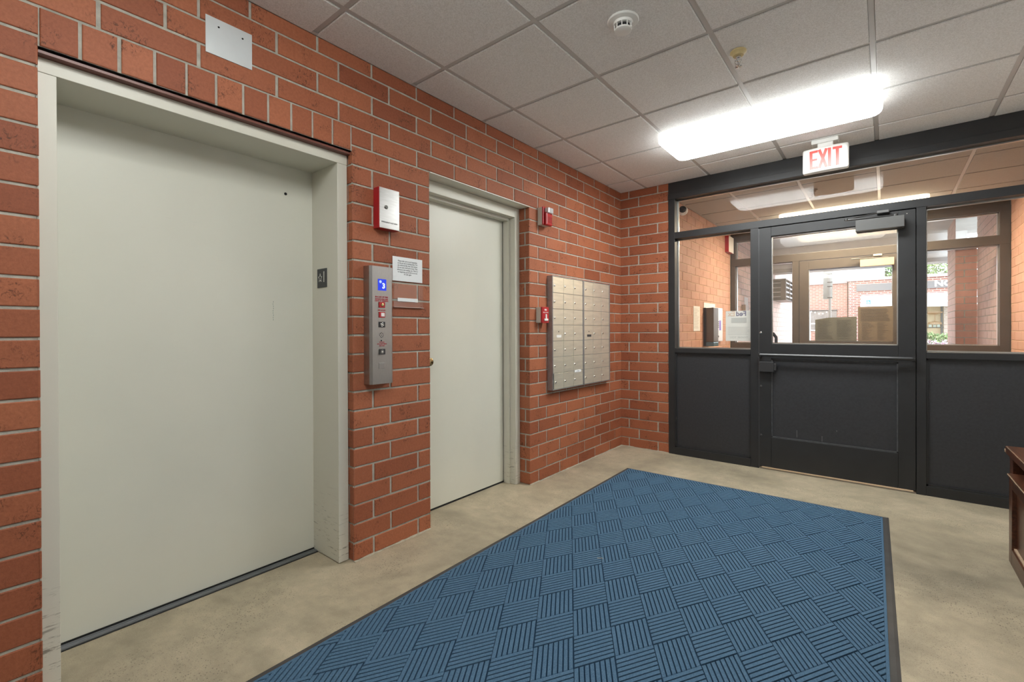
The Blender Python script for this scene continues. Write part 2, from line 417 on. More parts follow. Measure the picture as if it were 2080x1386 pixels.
# vestibule brick walls and the porch walls that continue them outdoors
struct('wall_vestibule_left', bricks(MB(), (VX,0,0), Y_, X_, D+.11, D2-.03, 0, H, even=.13, odd=.29, J=.007), [BRICK_V, MORTAR_V])
struct('wall_vestibule_right', bricks(MB(), (RX,0,0), Y_, (-1,0,0), D+.05, D2-.03, 0, H, even=.03, odd=.19, J=.007), [BRICK_V, MORTAR_V])
mb = bricks(MB(), (VX,0,0), Y_, X_, D2+.07, 15.5, -.12, 3.0, even=.13, odd=.29)
struct('wall_porch_left', mb, [BRICK_O, MORTAR])
mb = bricks(MB(), (RX-.05,0,0), Y_, (-1,0,0), D2+.07, 9.65, -.12, 3.0, even=.13, odd=.29)
struct('wall_porch_right', mb, [BRICK_O, MORTAR])
mb = bricks(MB(), (3.035,9.65,0), X_, (0,-1,0), 0, .235, -.12, 2.5, even=.10, odd=.3)
mb2 = bricks(MB(), (3.035,9.65,0), Y_, (-1,0,0), 0, 1.1, -.12, 2.95, even=.13, odd=.29)
struct('wall_porch_pier_face', mb, [brick_mat('porch_pier_brick', (.86, .36, .25, 1), (.74, .29, .20, 1), .5), MORTAR]); struct('wall_porch_pier_side', mb2, [BRICK_O, MORTAR])  # one pier brick; the side is coloured paler for the light on it
# slabs
struct('floor', B((-.34,-3.25,-.12), (RX+.1, D2+.05, 0)), CONC)
ASPH = plain('pale_pavement', (.42, .41, .39), .9, var=.1, scale=2)
struct('ground', B((-30, D2+.05, -.25), (40, 60, -.12)), ASPH)
# ceiling: separate tegular tiles hanging through a T grid
GX = [.28+.6265*k for k in range(-1, 7)]; GY = [1.17+.6195*k for k in range(-8, 12)]
def ceiling(name, x0, x1, y0, y1, gx, gy):
    c = MB(); b = .0135
    c.box((x0, y0, H+.02), (x1, y1, H+.05))
    for p, q in zip(gx, gx[1:]):
        for s, t in zip(gy, gy[1:]):
            l = [max(p+b, x0), max(s+b, y0)]; h = [min(q-b, x1), min(t-b, y1)]
            if p <= x0: l[0] = x0
            if h[0]-l[0] < .03 or h[1]-l[1] < .03: continue
            e = .004
            o = [(l[0],l[1]),(h[0],l[1]),(h[0],h[1]),(l[0],h[1])]; i = [(l[0]+e,l[1]+e),(h[0]-e,l[1]+e),(h[0]-e,h[1]-e),(l[0]+e,h[1]-e)]
            k = len(c.v); c.v += [(x,y,H+.018) for x,y in o]+[(x,y,H+.003) for x,y in o]+[(x,y,H) for x,y in i]
            for f in [(11,10,9,8)]+[(4+m,4+(m+1)%4,(m+1)%4,m) for m in range(4)]+[(8+m,8+(m+1)%4,4+(m+1)%4,4+m) for m in range(4)]:
                c.f.append(tuple(k+z for z in f)); c.mi.append(0); c.tint.append(0)
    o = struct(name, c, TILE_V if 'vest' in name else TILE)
    g = MB()
    for p in gx:
        if x0 < p < x1: g.box((p-.012, y0, H+.006), (p+.012, y1, H+.012))
    for s in gy:
        if y0 < s < y1: g.box((x0, s-.0118, H+.0065), (x1, s+.0118, H+.0125))
    # wall angle
    for bx in (((x0,y0,H+.001),(x0+.02,y1,H+.003)), ((x1-.02,y0,H+.001),(x1,y1,H+.003))): g.box(*bx)
    obj('ceiling_grid', g, GRID, o)
ceiling('ceiling', 0, RX, -3.2, D, GX, GY)
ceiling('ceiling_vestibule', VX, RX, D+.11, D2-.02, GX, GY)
struct('ceiling_porch', B((VX, D2, 2.93), (RX+.3, 11.4, 3.05)), plain('grey_soffit', (.42,.42,.41), .8))
mb = MB().box((VX, 11.0, 2.50), (3.3, 11.35, 2.95)); mb.box((VX, 10.97, 2.43), (3.3, 11.38, 2.50), 1)
struct('trim_2', mb, [plain('white_fascia', (.70,.71,.70), .6), plain('grey_fascia_edge', (.25,.25,.26), .5)])

# ------------------------------------------------------------------ door 1: elevator
door = struct('door_1', B((-.36, EL0, .008), (-.31, EL1, 2.16), 0), DOORP)
f = MB()
f.box((-.36, 1.320, .004), (-.045, 1.3765, 2.130), 0, .0015)
f.box((-.36, EL0+.002, .004), (-.045, .257, 2.130), 0, .0015)
f.box((-.36, EL0+.002, 2.1305), (-.044, 1.3765, 2.181), 0, .0015)
obj('door_frame', f, FRAMEP, door)
obj('lintel', MB().box((-.30, EL0+.001, 2.1815), (-.012, EL1-.001, 2.1925), 0, .001), LINTEL, door, label='red-brown steel lintel')
s = MB().box((-.36, .257, .0), (-.268, 1.320, .006)); s.box((-.300, .257, .006), (-.292, 1.320, .009)); s.box((-.281, .257, .006), (-.275, 1.320, .009))
obj('sill', s, plain('grey_sill_metal', (.33,.34,.36), .35, .9), door, label='grey metal sill')
obj('sill_joint', B((-.2685, .257, 0), (-.262, 1.320, .0012)), DARK, door, label='dark joint along the sill')
obj('gap_shade', B((-.312, .258, .0062), (-.305, 1.33, .013)), DARK, door, label='black gap under the door')  # dark strip painted in for the shaded gap under the door
obj('keyhole', MB().lathe([(.0075,0),(.0075,.0015),(.005,.0018)], (-.31, 1.172, 1.981), 'x', 16), DARK, door, label='black round keyhole')
sc = MB()
for i in range(9):
    z = 1.398-i*.0118; y = 1.104+random.uniform(-.0012,.0012); sc.box((-.3102, y-.0009, z-.008), (-.3096, y+.0009, z))
obj('scratch', sc, plain('green_grey_scratch', (.16,.24,.19), .6), door, label='thin green-grey scratch')

# ------------------------------------------------------------------ door 2: closet door
door = struct('door_2', B((-.258, 1.981, .014), (-.214, 2.873, 2.133), .001), DOORP)
f = MB()
for y0, y1 in ((1.918, 1.976), (2.894, 2.951)): f.box((-.30, y0, 0), (-.098, y1, 2.222), 0, .002)
for y0, y1 in ((1.974, 1.990), (2.878, 2.896)): f.box((-.211, y0, 0), (-.150, y1, 2.147), 0, .0015)
f.box((-.30, 1.976, 2.146), (-.098, 2.894, 2.222), 0, .002); f.box((-.211, 1.990, 2.126), (-.150, 2.878, 2.147), 0, .0015)
obj('door_frame', f, FRAMEP, door)
obj('lintel', B((-.30, DR0+.001, 2.2235), (.008, DR1-.001, 2.2295)), CREAM, door, label='cream steel lintel plate')
obj('threshold_gap', B((-.30, 1.976, .0), (-.216, 2.894, .013)), DARK, door, label='black gap under the door')
obj('door_knob', MB().lathe([(.032,0),(.032,.006),(.012,.01),(.012,.03),(.026,.036),(.030,.05),(.026,.062),(.012,.067)], (-.214, 2.052, 1.03), 'x', 28), plain('brass_knob', (.45,.36,.2), .25, 1.0), door, smooth=True)

# ------------------------------------------------------------------ things on the left wall
# steel plate high on the wall
t = obj('blank_plate', B((.0, .699, 2.409), (.0035, .881, 2.566), .0008), plain('galvanised_plate', (.72,.76,.77), .4, .35, .06, 5), label='blank galvanised metal plate screwed high on the brick above the elevator', cat='wall plate')
for y, z in ((.748, 2.533), (.842, 2.530)):
    obj('screw', MB().lathe([(.004,0),(.0035,.0015)], (.0035, y, z), 'x', 12), DARK, t)
# floor marker
t = obj('floor_marker', B((-.251, 1.3165, 1.478), (-.152, 1.3202, 1.582), .001), plain('charcoal_sign', (.045,.048,.052), .5), label='small charcoal floor-number plate with a star and 1 on the elevator jamb', cat='sign')
st = MB(); c = (-.218, 1.3158, 1.531)
pts = []
for i in range(10):
    rr = .020 if i % 2 == 0 else .009; an = math.pi/2+i*math.pi/5; pts.append((rr*math.cos(an), rr*math.sin(an)*1.25))
for (p, q), (p2, q2) in zip(pts, pts[1:]+pts[:1]):
    st.rod((c[0]+p, 1.3158, c[2]+q), (c[0]+p2, 1.3158, c[2]+q2), .0016, 6)
obj('raised_star', st, plain('pale_relief', (.5,.5,.46), .5), t)
text('raised_numeral', '1', .085, (-.179, 1.3158, 1.533), X_, Z_, MATS['pale_relief'], t)
# red key box
t = obj('emergency_box', B((0, 1.510, 1.806), (.052, 1.645, 2.033), .002), RED, label='red box with a brushed steel face above the elevator call panel', cat='key box')
fp = obj('face_plate', B((.052, 1.512, 1.808), (.0545, 1.6445, 2.031), .0008), STEELV, t, label='brushed steel face plate')
obj('key_lock', MB().lathe([(.0105,0),(.0105,.003),(.0085,.0045),(.004,.0046)], (.0545, 1.556, 1.926), 'x', 24), plain('dark_lock', (.16,.16,.15), .3, .9), fp)
text('lettering', 'EMERGENCY KEY BOX', .0105, (.0548, 1.578, 1.842), Y_, Z_, INK, fp)
# elevator call panel with bevelled flanks
t = empty('call_panel', (0, 1.52, .947), 'tall stainless elevator call panel with blue digital display between the doors', 'elevator panel')
b = MB(); y0, y1, z0, z1, dp = 1.450, 1.600, .947, 1.592, .058
prof = [(0, y0-.004), (dp-.012, y0), (dp, y0+.012), (dp, y1-.012), (dp-.012, y1), (0, y1+.002)]
lo = [(x, y, z0) for x, y in prof]; hi = [(x, y, z1) for x, y in prof]
b.poly(lo[::-1]); b.poly(hi)
for i in range(len(prof)): j = (i+1) % len(prof); b.poly([lo[i], lo[j], hi[j], hi[i]])
body = obj('panel_body', b, STEEL, t)
ds = obj('display', B((dp, 1.497, 1.460), (dp+.001, 1.551, 1.523)), emit('blue_display', (.01,.05,1), .75, (.01,.02,.1)), body, label='blue display showing 3')
def at_panel(y, z): return (dp+.0012, y, z)
text('display_digit', '3', .040, (dp+.0016, 1.533, 1.485), Y_, Z_, emit('white_led', (.75,.88,1), 1.3, (.1,.1,.1)), ds, bold=.0012)
obj('display_arrow', MB().lathe([(.008,0),(.006,.001)], (dp+.001, 1.513, 1.508), 'x', 20), emit('blue_white_glow', (.5,.65,1), 1.0, (.1,.1,.1)), ds)
for z, sx in ((1.424, 'IN CASE OF FIRE'), (1.412, 'ELEVATORS ARE'), (1.402, 'OUT OF SERVICE')): text('warning_text', sx, .0115, at_panel(1.521, z), Y_, Z_, REDINK, body)
for z, sx in ((1.352, 'FIRE ACCESS'), (1.176, 'TO CALL'), (1.166, 'FOR HELP PRESS'), (1.156, 'BUTTON')): text('small_text', sx, .0085, at_panel(1.521, z), Y_, Z_, REDINK, body)
def button(yc, zc, mat, mark, label):
    o = obj('button', B((dp, yc-.0195, zc-.0155), (dp+.005, yc+.0195, zc+.0155), .0015), mat, body, label=label)
    x = dp+.0052
    if mark == 'key': obj('key_switch', MB().lathe([(.0085,0),(.0085,.004),(.005,.005)], (x-.0005, yc, zc), 'x', 20), plain('brass_lock', (.5,.42,.2), .3, .9), o)
    if mark == 'cap': obj('button_cap', B((x-.001, yc-.008, zc-.010), (x+.002, yc+.014, zc+.010), .001), WHITE, o)
    if mark == 'ring':
        rg = MB()
        for k in range(20):
            t0, t1 = 2*math.pi*k/20, 2*math.pi*(k+1)/20; rg.rod((x, yc+.0095*math.cos(t0), zc+.0095*math.sin(t0)), (x, yc+.0095*math.cos(t1), zc+.0095*math.sin(t1)), .0008, 6)
        rg.lathe([(.0055,0),(.0045,.0015)], (x-.001, yc, zc), 'x', 16); obj('button_ring', rg, CHROME, o)
button(1.521, 1.381, RED, 'key', 'red button plate'); button(1.521, 1.327, RED, 'cap', 'red button plate with white cap')
button(1.521, 1.273, BLK, 'ring', 'black button plate'); button(1.521, 1.124, BLK, 'ring', 'black button plate')
sp = MB()
for k in range(8): sp.lathe([(.0028,0),(.0026,.0006)], (dp, 1.519+.011*math.cos(k*math.pi/4), 1.215+.012*math.sin(k*math.pi/4)), 'x', 8)
sp.lathe([(.0028,0),(.0026,.0006)], (dp, 1.519, 1.215), 'x', 8); sp.lathe([(.004,0),(.0035,.001)], (dp, 1.518, 1.185), 'x', 10)
obj('speaker_holes', sp, DARK, body)
obj('blank_button', MB().box((dp, 1.500, 1.031), (dp+.002, 1.536, 1.063), 0, .0008), plain('dull_steel_square', (.40,.39,.38), .4, .9), body, label='flat steel square')
# notice
t = obj('notice', B((.003, 1.634, 1.530), (.0042, 1.853, 1.671)), PAPER, label='white typed notice taped to the brick right of the call panel', cat='notice')
for i, sx in enumerate(['Please take care to use happening', 'on the go and in waiting areas. You', 'are observed like that reach please', 'do not take small parts home. That', 'allowance was waiting, you. There is', 'no happening, good with us at rest', 'for safe again']):
    text('printed_line', sx, .0125, (.0045, 1.742, 1.648-i*.0128), Y_, Z_, INKSOFT, t, xs=.82, depth=.0002)
# plastic pocket with a white slip
t = empty('plastic_holder', (0, 1.745, 1.38), 'clear plastic pocket on the brick under the white notice', 'holder')
h = MB().box((.004, 1.640, 1.378), (.0048, 1.858, 1.512)); h.box((.0, 1.637, 1.374), (.012, 1.858, 1.378))
obj('pocket', h, FILM, t)
obj('pocket_edge', MB().box((.0, 1.637, 1.3755), (.013, 1.858, 1.3785)), plain('glossy_clear_edge', (.55,.42,.36), .15), t)
t = obj('paper_slip', B((.0052, 1.668, 1.411), (.006, 1.815, 1.4315)), PAPER, label='narrow white paper slip stuck across the clear plastic pocket', cat='slip')
obj('slip_end', B((.006, 1.795, 1.410), (.0064, 1.817, 1.432)), WHITE, t)
# horn strobe
t = empty('fire_alarm_strobe', (0, 3.115, 2.10), 'red wall fire alarm horn and strobe high beside the closet door', 'fire alarm')
obj('back_box', B((0, 3.069, 2.100), (.044, 3.175, 2.243), .002), BEIGE, t, label='beige back box')
hb = obj('alarm_body', MB().box((.044, 3.066, 2.098), (.058, 3.178, 2.246), 0, .004).box((.058, 3.080, 2.094), (.082, 3.166, 2.205), 0, .01), RED, t)
obj('strobe_lens', MB().box((.058, 3.086, 2.192), (.098, 3.160, 2.238), 0, .008), plain('clear_strobe_lens', (.75,.75,.76), .1, .3), hb, label='clear strobe lens')
gr = MB()
for k in range(7): gr.box((.0815, 3.092+k*.010, 2.115), (.083, 3.096+k*.010, 2.165))
obj('horn_grille', gr, plain('dark_red', (.25,.01,.012), .4), hb)
# pull station
t = empty('pull_station', (0, 3.09, 1.30), 'red fire alarm pull station on the brick left of the mailboxes', 'fire alarm')
obj('back_box', B((0, 3.044, 1.302), (.046, 3.135, 1.428), .002), BEIGE, t, label='beige back box')
pb = obj('pull_body', MB().box((.046, 3.042, 1.300), (.062, 3.137, 1.430), 0, .003), RED, t)
obj('pull_handle', MB().box((.062, 3.065, 1.318), (.072, 3.114, 1.335), 0, .002).box((.062, 3.083, 1.330), (.072, 3.096, 1.372), 0, .002), WHITE, pb, label='white T-shaped handle')
text('pull_lettering', 'PULL DOWN', .012, (.0626, 3.09, 1.385), Y_, Z_, WHITE, pb)
text('fire_lettering', 'FIRE', .018, (.0626, 3.09, 1.406), Y_, Z_, WHITE, pb, bold=.0006)
# mailboxes
def mailbox_unit(y0, y1, label, first):
    z0, z1 = .735, 1.700; xf = .050
    t = empty('mailbox_unit', (0, (y0+y1)/2, z0), label, 'mailbox', 'apartment mailbox units')
    c = MB().box((0, y0, z0), (xf-.004, y1, z1), 0, .001)
    c.box((xf-.004, y0, z0), (xf+.004, y0+.010, z1), 0, .001); c.box((xf-.004, y1-.012, z0), (xf+.004, y1, z1), 0, .001)
    c.box((xf-.004, y0+.008, z1-.006), (xf+.003, y1-.010, z1), 0, .001); c.box((xf-.004, y0+.008, z0), (xf+.003, y1-.010, z0+.006), 0, .001)
    for k in range(24):
        for yy in ((y0+.004,) if first else (y0+.004, y1-.006)): c.lathe([(.0018,0),(.0012,.001)], (xf+.004, yy, z0+.02+k*.040), 'x', 6)
    obj('cabinet_frame', c, MAILT, t)
    a0, a1 = y0+.011, y1-.013; cw = (a1-a0)/3; rh = (z1-z0-.014)/7
    for rr in range(7):
        for cc in range(3):
            ya, zb = a0+cc*cw, z1-.007-rr*rh; g = .0020
            ajar = first and rr == 6 and cc == 0
            d = MB()
            lo = (xf-.004, ya+g+(.012 if ajar else 0), zb-rh+g); hi = (xf+.0015+random.uniform(-.0006,.0006), ya+cw-g, zb-g)
            d.box(lo, hi, 0, .0008)
            dd = obj('mailbox_door', d, MAILM, t)
            if ajar: obj('door_gap', B((xf-.004, ya+.001, zb-rh+.004), (xf-.001, ya+.012, zb-.006)), DARK, t, label='black gap beside the bottom corner door')
            if rr == 3 and cc == 0:
                obj('key_slot', MB().lathe([(.0055,0),(.0055,.0012),(.003,.0014)], (xf+.0012, ya+cw*.52, zb-rh*.42), 'x', 12), DARK, dd)
                obj('door_label', B((xf+.0014, ya+cw*.32, zb-rh*.78), (xf+.0024, ya+cw*.78, zb-rh*.62)), WHITE if first else INKSOFT, dd)
            else:
                obj('lock', MB().lathe([(.0085,0),(.0085,.006),(.006,.0085),(.003,.009)], (xf+.001, ya+.020+(.014 if ajar else 0), zb-rh*.56), 'x', 14), CHROME, dd, smooth=True)
    if first:
        lb = obj('sticker', B((xf+.0022, 3.553, .862), (xf+.0030, 3.663, .884)), PAPER, t, label='white sticker on the bottom row')
        text('sticker_text', 'A. Mailbox', .013, (xf+.0032, 3.61, .873), Y_, Z_, INK, lb, depth=.0002)
mailbox_unit(3.202, 3.714, 'left bank of 21 brushed metal mailboxes, with a white sticker in its bottom row', True)
mailbox_unit(3.716, 4.236, 'right bank of 21 brushed metal mailboxes, nearest the corner', False)

# ------------------------------------------------------------------ ceiling things
def lamp(x0, x1, y0, y1, label, em, group=None):
    t = empty('ceiling_light', ((x0+x1)/2, (y0+y1)/2, H), label, 'ceiling light', group)
    obj('light_housing', MB().box((x0+.03, y0+.03, H-.03), (x1-.03, y1-.03, H), 0, .004), WHITE, t)
    bm = bmesh.new(); bmesh.ops.create_cube(bm, size=1)
    for v in bm.verts: v.co = Vector(((x0+x1)/2+v.co.x*(x1-x0), (y0+y1)/2+v.co.y*(y1-y0), H-.041+v.co.z*.074))
    ve = [e for e in bm.edges if abs(e.verts[0].co.z-e.verts[1].co.z) > .05]
    bmesh.ops.bevel(bm, geom=ve, offset=.07, segments=6, affect='EDGES', profile=.5)
    zb = min(v.co.z for v in bm.verts)
    be = [e for e in bm.edges if all(abs(v.co.z-zb) < 1e-4 for v in e.verts)]
    bmesh.ops.bevel(bm, geom=be, offset=.034, segments=6, affect='EDGES', profile=.5)
    obj('diffuser', MB().bm(bm), em, t, label='glowing white acrylic diffuser', smooth=True)
WARM = emit('lobby_diffuser_glow', (.97, 1, .985), LAMP, side=2.4)
lamp(.868, 2.199, 3.385, 3.885, 'long glowing ceiling light in the lobby in front of the EXIT sign', WARM)
lamp(.885, 2.200, .22, .72, 'long added ceiling fill light over the near end of the lobby, out of view', emit('added_fill_glow', (.97, 1, .985), 14.0, side=26.0))  # added unseen light; its bright flanks lift the ceiling
lamp(1.15, 2.59, 6.70, 7.18, 'warm yellow ceiling light in the vestibule behind the glass', emit('vestibule_diffuser_glow', (1, .82, .56), LAMP_V, side=1.6))
# smoke detector
t = empty('smoke_detector', (1.238, 2.05, H), 'round white smoke detector on a ceiling tile', 'smoke detector')
obj('detector_base', MB().lathe([(.072,0),(.074,-.004),(.070,-.009),(.05,-.012)], (1.238, 2.05, H), 'z', 40), WHITE, t, smooth=True)
cp = obj('detector_head', MB().lathe([(.046,-.012),(.044,-.024),(.030,-.026)], (1.238,2.05,H), 'z', 36).lathe([(.041,-.044),(.040,-.050),(.032,-.054)], (1.238,2.05,H), 'z', 36), WHITE, t, smooth=True)
obj('sensor_chamber', MB().lathe([(.032,-.024),(.034,-.046)], (1.238,2.05,H), 'z', 24), BLK, t, label='dark sensor chamber')
rb = MB()
for k in range(10):
    an = k*math.pi/5; x, y = 1.238+.040*math.cos(an), 2.05+.040*math.sin(an); rb.rod((x, y, H-.022), (x, y, H-.047), .0028, 6)
obj('cage_rib', rb, WHITE, t)
obj('indicator', MB().lathe([(.004,0),(.003,-.003)], (1.238-.052, 2.05+.02, H-.009), 'z', 8), INKSOFT, t)
# sprinklers
def sprinkler(x, y, label, cup):
    t = empty('sprinkler', (x, y, H), label, 'sprinkler', 'ceiling sprinklers')
    obj('escutcheon', MB().lathe([(.036,0),(.040,-.004),(.040,-.010),(.030,-.018),(.026,-.026),(.022,-.027)], (x, y, H), 'z', 32), cup, t, smooth=True)
    s = MB().lathe([(.014,-.024),(.014,-.040),(.010,-.043),(.008,-.055)], (x, y, H), 'z', 16)
    for q in (-1, 1): s.tube([(x+q*.010, y, H-.04), (x+q*.016, y, H-.058), (x+q*.005, y, H-.078)], .0032, 8)
    s.rod((x, y, H-.045), (x, y, H-.078), .0045, 8)
    for k in range(12):
        an = k*math.pi/6; s.rod((x, y, H-.080), (x+.017*math.cos(an), y+.017*math.sin(an), H-.081), .0022, 5)
    obj('sprinkler_head', s, CHROME, t)
sprinkler(1.605, 2.66, 'pendent sprinkler with an aged yellow ring on the lobby ceiling', plain('aged_cream_cup', (.62,.50,.25), .5, var=.12, scale=20))
sprinkler(1.62, 5.78, 'dark sprinkler on the vestibule ceiling behind the glass', plain('grey_cup', (.3,.28,.25), .5))
# exit sign
t = empty('exit_sign', (1.852, 4.30, H), 'white EXIT sign with red letters hung from the ceiling over the glass door', 'exit sign')
obj('canopy', MB().box((1.760, 4.285, H-.030), (1.935, 4.375, H), 0, .006).box((1.80, 4.30, H-.075), (1.90, 4.335, H-.025), 0, .003), WHITE, t)
bm = bmesh.new()
n = 12; W2, Zl, Zh = .1475, 2.462, 2.648
ring = []
for i in range(n+1):
    q = -1+2*i/n; ring.append((1.851+q*W2, 4.262+.016*q*q))
b = MB()
for (x0, y0), (x1, y1) in zip(ring, ring[1:]):
    b.poly([(x0,y0,Zl),(x1,y1,Zl),(x1,y1,Zh),(x0,y0,Zh)]); b.poly([(x0,4.335,Zl),(x1,4.335,Zl),(x1,4.335,Zh),(x0,4.335,Zh)][::-1])
    b.poly([(x0,y0,Zh),(x1,y1,Zh),(x1,4.335,Zh),(x0,4.335,Zh)]); b.poly([(x0,y0,Zl),(x1,y1,Zl),(x1,4.335,Zl),(x0,4.335,Zl)][::-1])
for s_ in (0, -1):
    x, y = ring[s_]; q = [(x,y,Zl),(x,4.335,Zl),(x,4.335,Zh),(x,y,Zh)]; b.poly(q if s_ else q[::-1])
sg = obj('sign_housing', b, WHITE, t, smooth=True)
md = sg.modifiers.new('round', 'BEVEL'); md.width = .014; md.segments = 4; md.limit_method = 'ANGLE'; md.angle_limit = R(50)
ex = MB(); EXR = emit('exit_letter_red', (1, .12, .08), .32); EXR.node_tree.nodes['Principled BSDF'].inputs['Base Color'].default_value = (.55,.055,.045,1)
def bar(xa, za, xb, zb, w):
    # flat stroke from (xa,za) to (xb,zb) on the curved face
    dx, dz = xb-xa, zb-za; L = math.hypot(dx, dz); nx, nz = -dz/L*w/2, dx/L*w/2
    P4 = [(xa+nx,za+nz),(xa-nx,za-nz),(xb-nx,zb-nz),(xb+nx,zb+nz)]
    fr = [(1.851+p, 4.259+.016*(p/W2)**2, 2.555+q) for p, q in P4]; bk = [(p[0], p[1]+.006, p[2]) for p in fr]
    ex.poly(fr); ex.poly(bk[::-1])
    for i in range(4): ex.poly([fr[i], bk[i], bk[(i+1)%4], fr[(i+1)%4]])
hh = .070; st_ = .020
bar(-.090, -hh, -.090, hh, st_); bar(-.098, hh-.009, -.045, hh-.009, .018); bar(-.090, 0, -.050, 0, .014); bar(-.098, -hh+.009, -.045, -hh+.009, .018)
bar(-.036, -hh, .010, hh, .019); bar(-.036, hh, .010, -hh, .019)
bar(.029, -hh, .029, hh, st_)
bar(.078, -hh, .078, hh, st_); bar(.049, hh-.009, .107, hh-.009, .018)
obj('exit_letters', ex, EXR, t, label='glowing red letters EXIT')

# ------------------------------------------------------------------ glazed partitions
def frame_bars(bars, y0, y1):
    m = MB()
    for k, (x0, x1, z0, z1) in enumerate(bars): m.box((x0, y0-.0007*(k % 7), z0), (x1, y1+.0007*(k % 7), z1), 0, .002)
    return m
fy0, fy1 = D-.005, D+.10
XR = RX
f = frame_bars([(.517,.580,0,2.56), (1.264,1.330,0,2.15), (2.392,2.447,0,2.15),
                (.58,XR,2.15,2.213), (.58,1.264,1.016,1.060), (2.447,XR,1.020,1.066),
                (.58,1.264,0,.072), (2.447,XR,0,.072), (.517,XR,2.550,H-.001)], fy0, fy1)
# slightly proud lower face of the header, glazing beads
f.box((.517, D-.014, 2.545), (XR, D-.004, 2.600), 0, .002)
for q in ((1.322, 1.346), (2.376, 2.400)): f.box((q[0], D+.045, 0), (q[1], D+.095, 2.150), 0, .001)
f.box((1.33, D+.045, 2.132), (2.39, D+.095, 2.152), 0, .001)
tr = struct('trim_3', f, BLACK)
st_m = MB()
for x0, x1, z0, z1 in ((.580,XR,2.213,2.547), (.580,1.264,1.060,2.150), (2.447,XR,1.066,2.150)):
    for q in (((x0,D+.082,z0),(x1,D+.104,z0+.010)), ((x0,D+.082,z1-.010),(x1,D+.104,z1)), ((x0,D+.082,z0),(x0+.010,D+.104,z1)), ((x1-.010,D+.082,z0),(x1,D+.104,z1))): st_m.box(*q)
obj('glazing_bead', st_m, ALU, tr, label='bare aluminium glazing beads')
struct('wall_panel_left', B((.578, D+.018, .070), (1.266, D+.06, 1.018)), BLACKPANEL)
struct('wall_panel_right', B((2.445, D+.018, .070), (XR, D+.06, 1.022)), BLACKPANEL)
bd = MB()
for x0, x1, z1 in ((.58,1.264,1.016), (2.447,XR,1.020)):
    bd.box((x0, D+.004, .072), (x1, D+.018, .084)); bd.box((x0, D+.004, z1-.012), (x1, D+.018, z1)); bd.box((x0, D+.004, .072), (x0+.012, D+.018, z1)); bd.box((x1-.012, D+.004, .072), (x1, D+.018, z1))
struct('trim_4', bd, BLACK)
def pane(x0, x1, z0, z1, y, m): return MB().poly([(x0,y,z0),(x1,y,z0),(x1,y,z1),(x0,y,z1)])
struct('window_1', B((.575, D+.066, 1.055), (1.268, D+.070, 2.155)), GLASS1)
struct('window_2', B((2.443, D+.066, 1.061), (XR, D+.070, 2.155)), GLASS1)
struct('window_3', B((.575, D+.066, 2.208), (XR, D+.070, 2.552)), GLASS1)
# door 3 (glass entrance door of the inner partition)
d0, d1, dz0, dz1 = 1.334, 2.388, .024, 2.142
struct('threshold', MB().box((1.331, D+.012, 0), (2.391, D+.30, .005)), plain('lamplit_threshold', (.62,.55,.46), .5))  # warm lamp glow tinted into the plate colour
y0, y1 = D-.010, D+.038
m = frame_bars([(d0,1.430,dz0,dz1), (2.287,d1,dz0,dz1), (1.430,2.287,2.062,dz1), (1.430,2.287,.985,1.115), (1.430,2.287,dz0,.290)], y0, y1)
door = struct('door_3', m, BLACK)
obj('door_panel', B((1.425, D+.006, .285), (2.292, D+.030, .990)), BLACKPANEL, door, label='black pebbled lower panel')
bd = MB()
for q in (((1.430,D-.004,.290),(2.287,D+.006,.300)), ((1.430,D-.004,.975),(2.287,D+.006,.985)), ((1.430,D-.004,.290),(1.438,D+.006,.985)), ((2.279,D-.004,.290),(2.287,D+.006,.985))): bd.box(*q)
obj('panel_bead', bd, plain('highlit_black_bead', (.07,.072,.075), .35, var=.3, scale=30), door)  # bead painted lighter to carry its highlight
obj('door_glass', B((1.425, D+.012, 1.110), (2.292, D+.016, 2.066)), GLASS1, door, label='clear door glass')
bd = MB()
for q in (((1.430,D+.016,1.115),(2.287,D+.036,1.123)), ((1.430,D+.016,2.054),(2.287,D+.036,2.062)), ((1.430,D+.016,1.115),(1.437,D+.036,2.062)), ((2.280,D+.016,1.115),(2.287,D+.036,2.062))): bd.box(*q)
obj('glazing_bead', bd, ALU, door, label='bare aluminium glazing bead')
pb = MB().tube([(1.350, D-.008, 1.018), (1.350, D-.060, 1.018), (2.372, D-.060, 1.018), (2.372, D-.008, 1.018)], .0135, 16)
pb.box((1.340, D-.070, 1.002), (1.360, D-.004, 1.034), 0, .003); pb.box((2.362, D-.070, 1.002), (2.382, D-.004, 1.034), 0, .003)
obj('push_bar', pb, plain('satin_black_bar', (.035,.036,.038), .25), door)
obj('latch_case', MB().box((1.342, D-.055, .868), (1.455, D-.009, .958), 0, .004).box((1.44, D-.045, .88), (1.475, D-.012, .945), 0, .006), BLK, door)
for zz, mt in ((1.213, CHROME), (.737, INKSOFT), (.302, INKSOFT)):
    obj('lock_cylinder', MB().lathe([(.010,0),(.010,-.004),(.006,-.006)], (1.349, D-.010, zz), 'y', 20), mt, door, smooth=True)
obj('pull_handle', MB().tube([(1.400, D+.036, 1.205), (1.432, D+.075, 1.205), (1.452, D+.090, 1.17), (1.452, D+.090, .87), (1.400, D+.036, .83)], .0125, 14), BLK, door)
cl = obj('door_closer', MB().box((2.030, D-.105, 2.004), (2.322, D-.035, 2.090), 0, .003), plain('dark_grey_closer_cover', (.10,.10,.098), .45), door, label='dark grey door closer cover')
obj('closer_plate', MB().box((2.035, D-.036, 2.000), (2.318, D-.009, 2.094), 0, .002), BLK, cl)
arm = MB()
arm.rod((2.27, D-.07, 2.100), (1.972, D-.115, 2.100), .0075, 10); arm.rod((1.972, D-.115, 2.104), (2.165, D-.06, 2.136), .0055, 10)
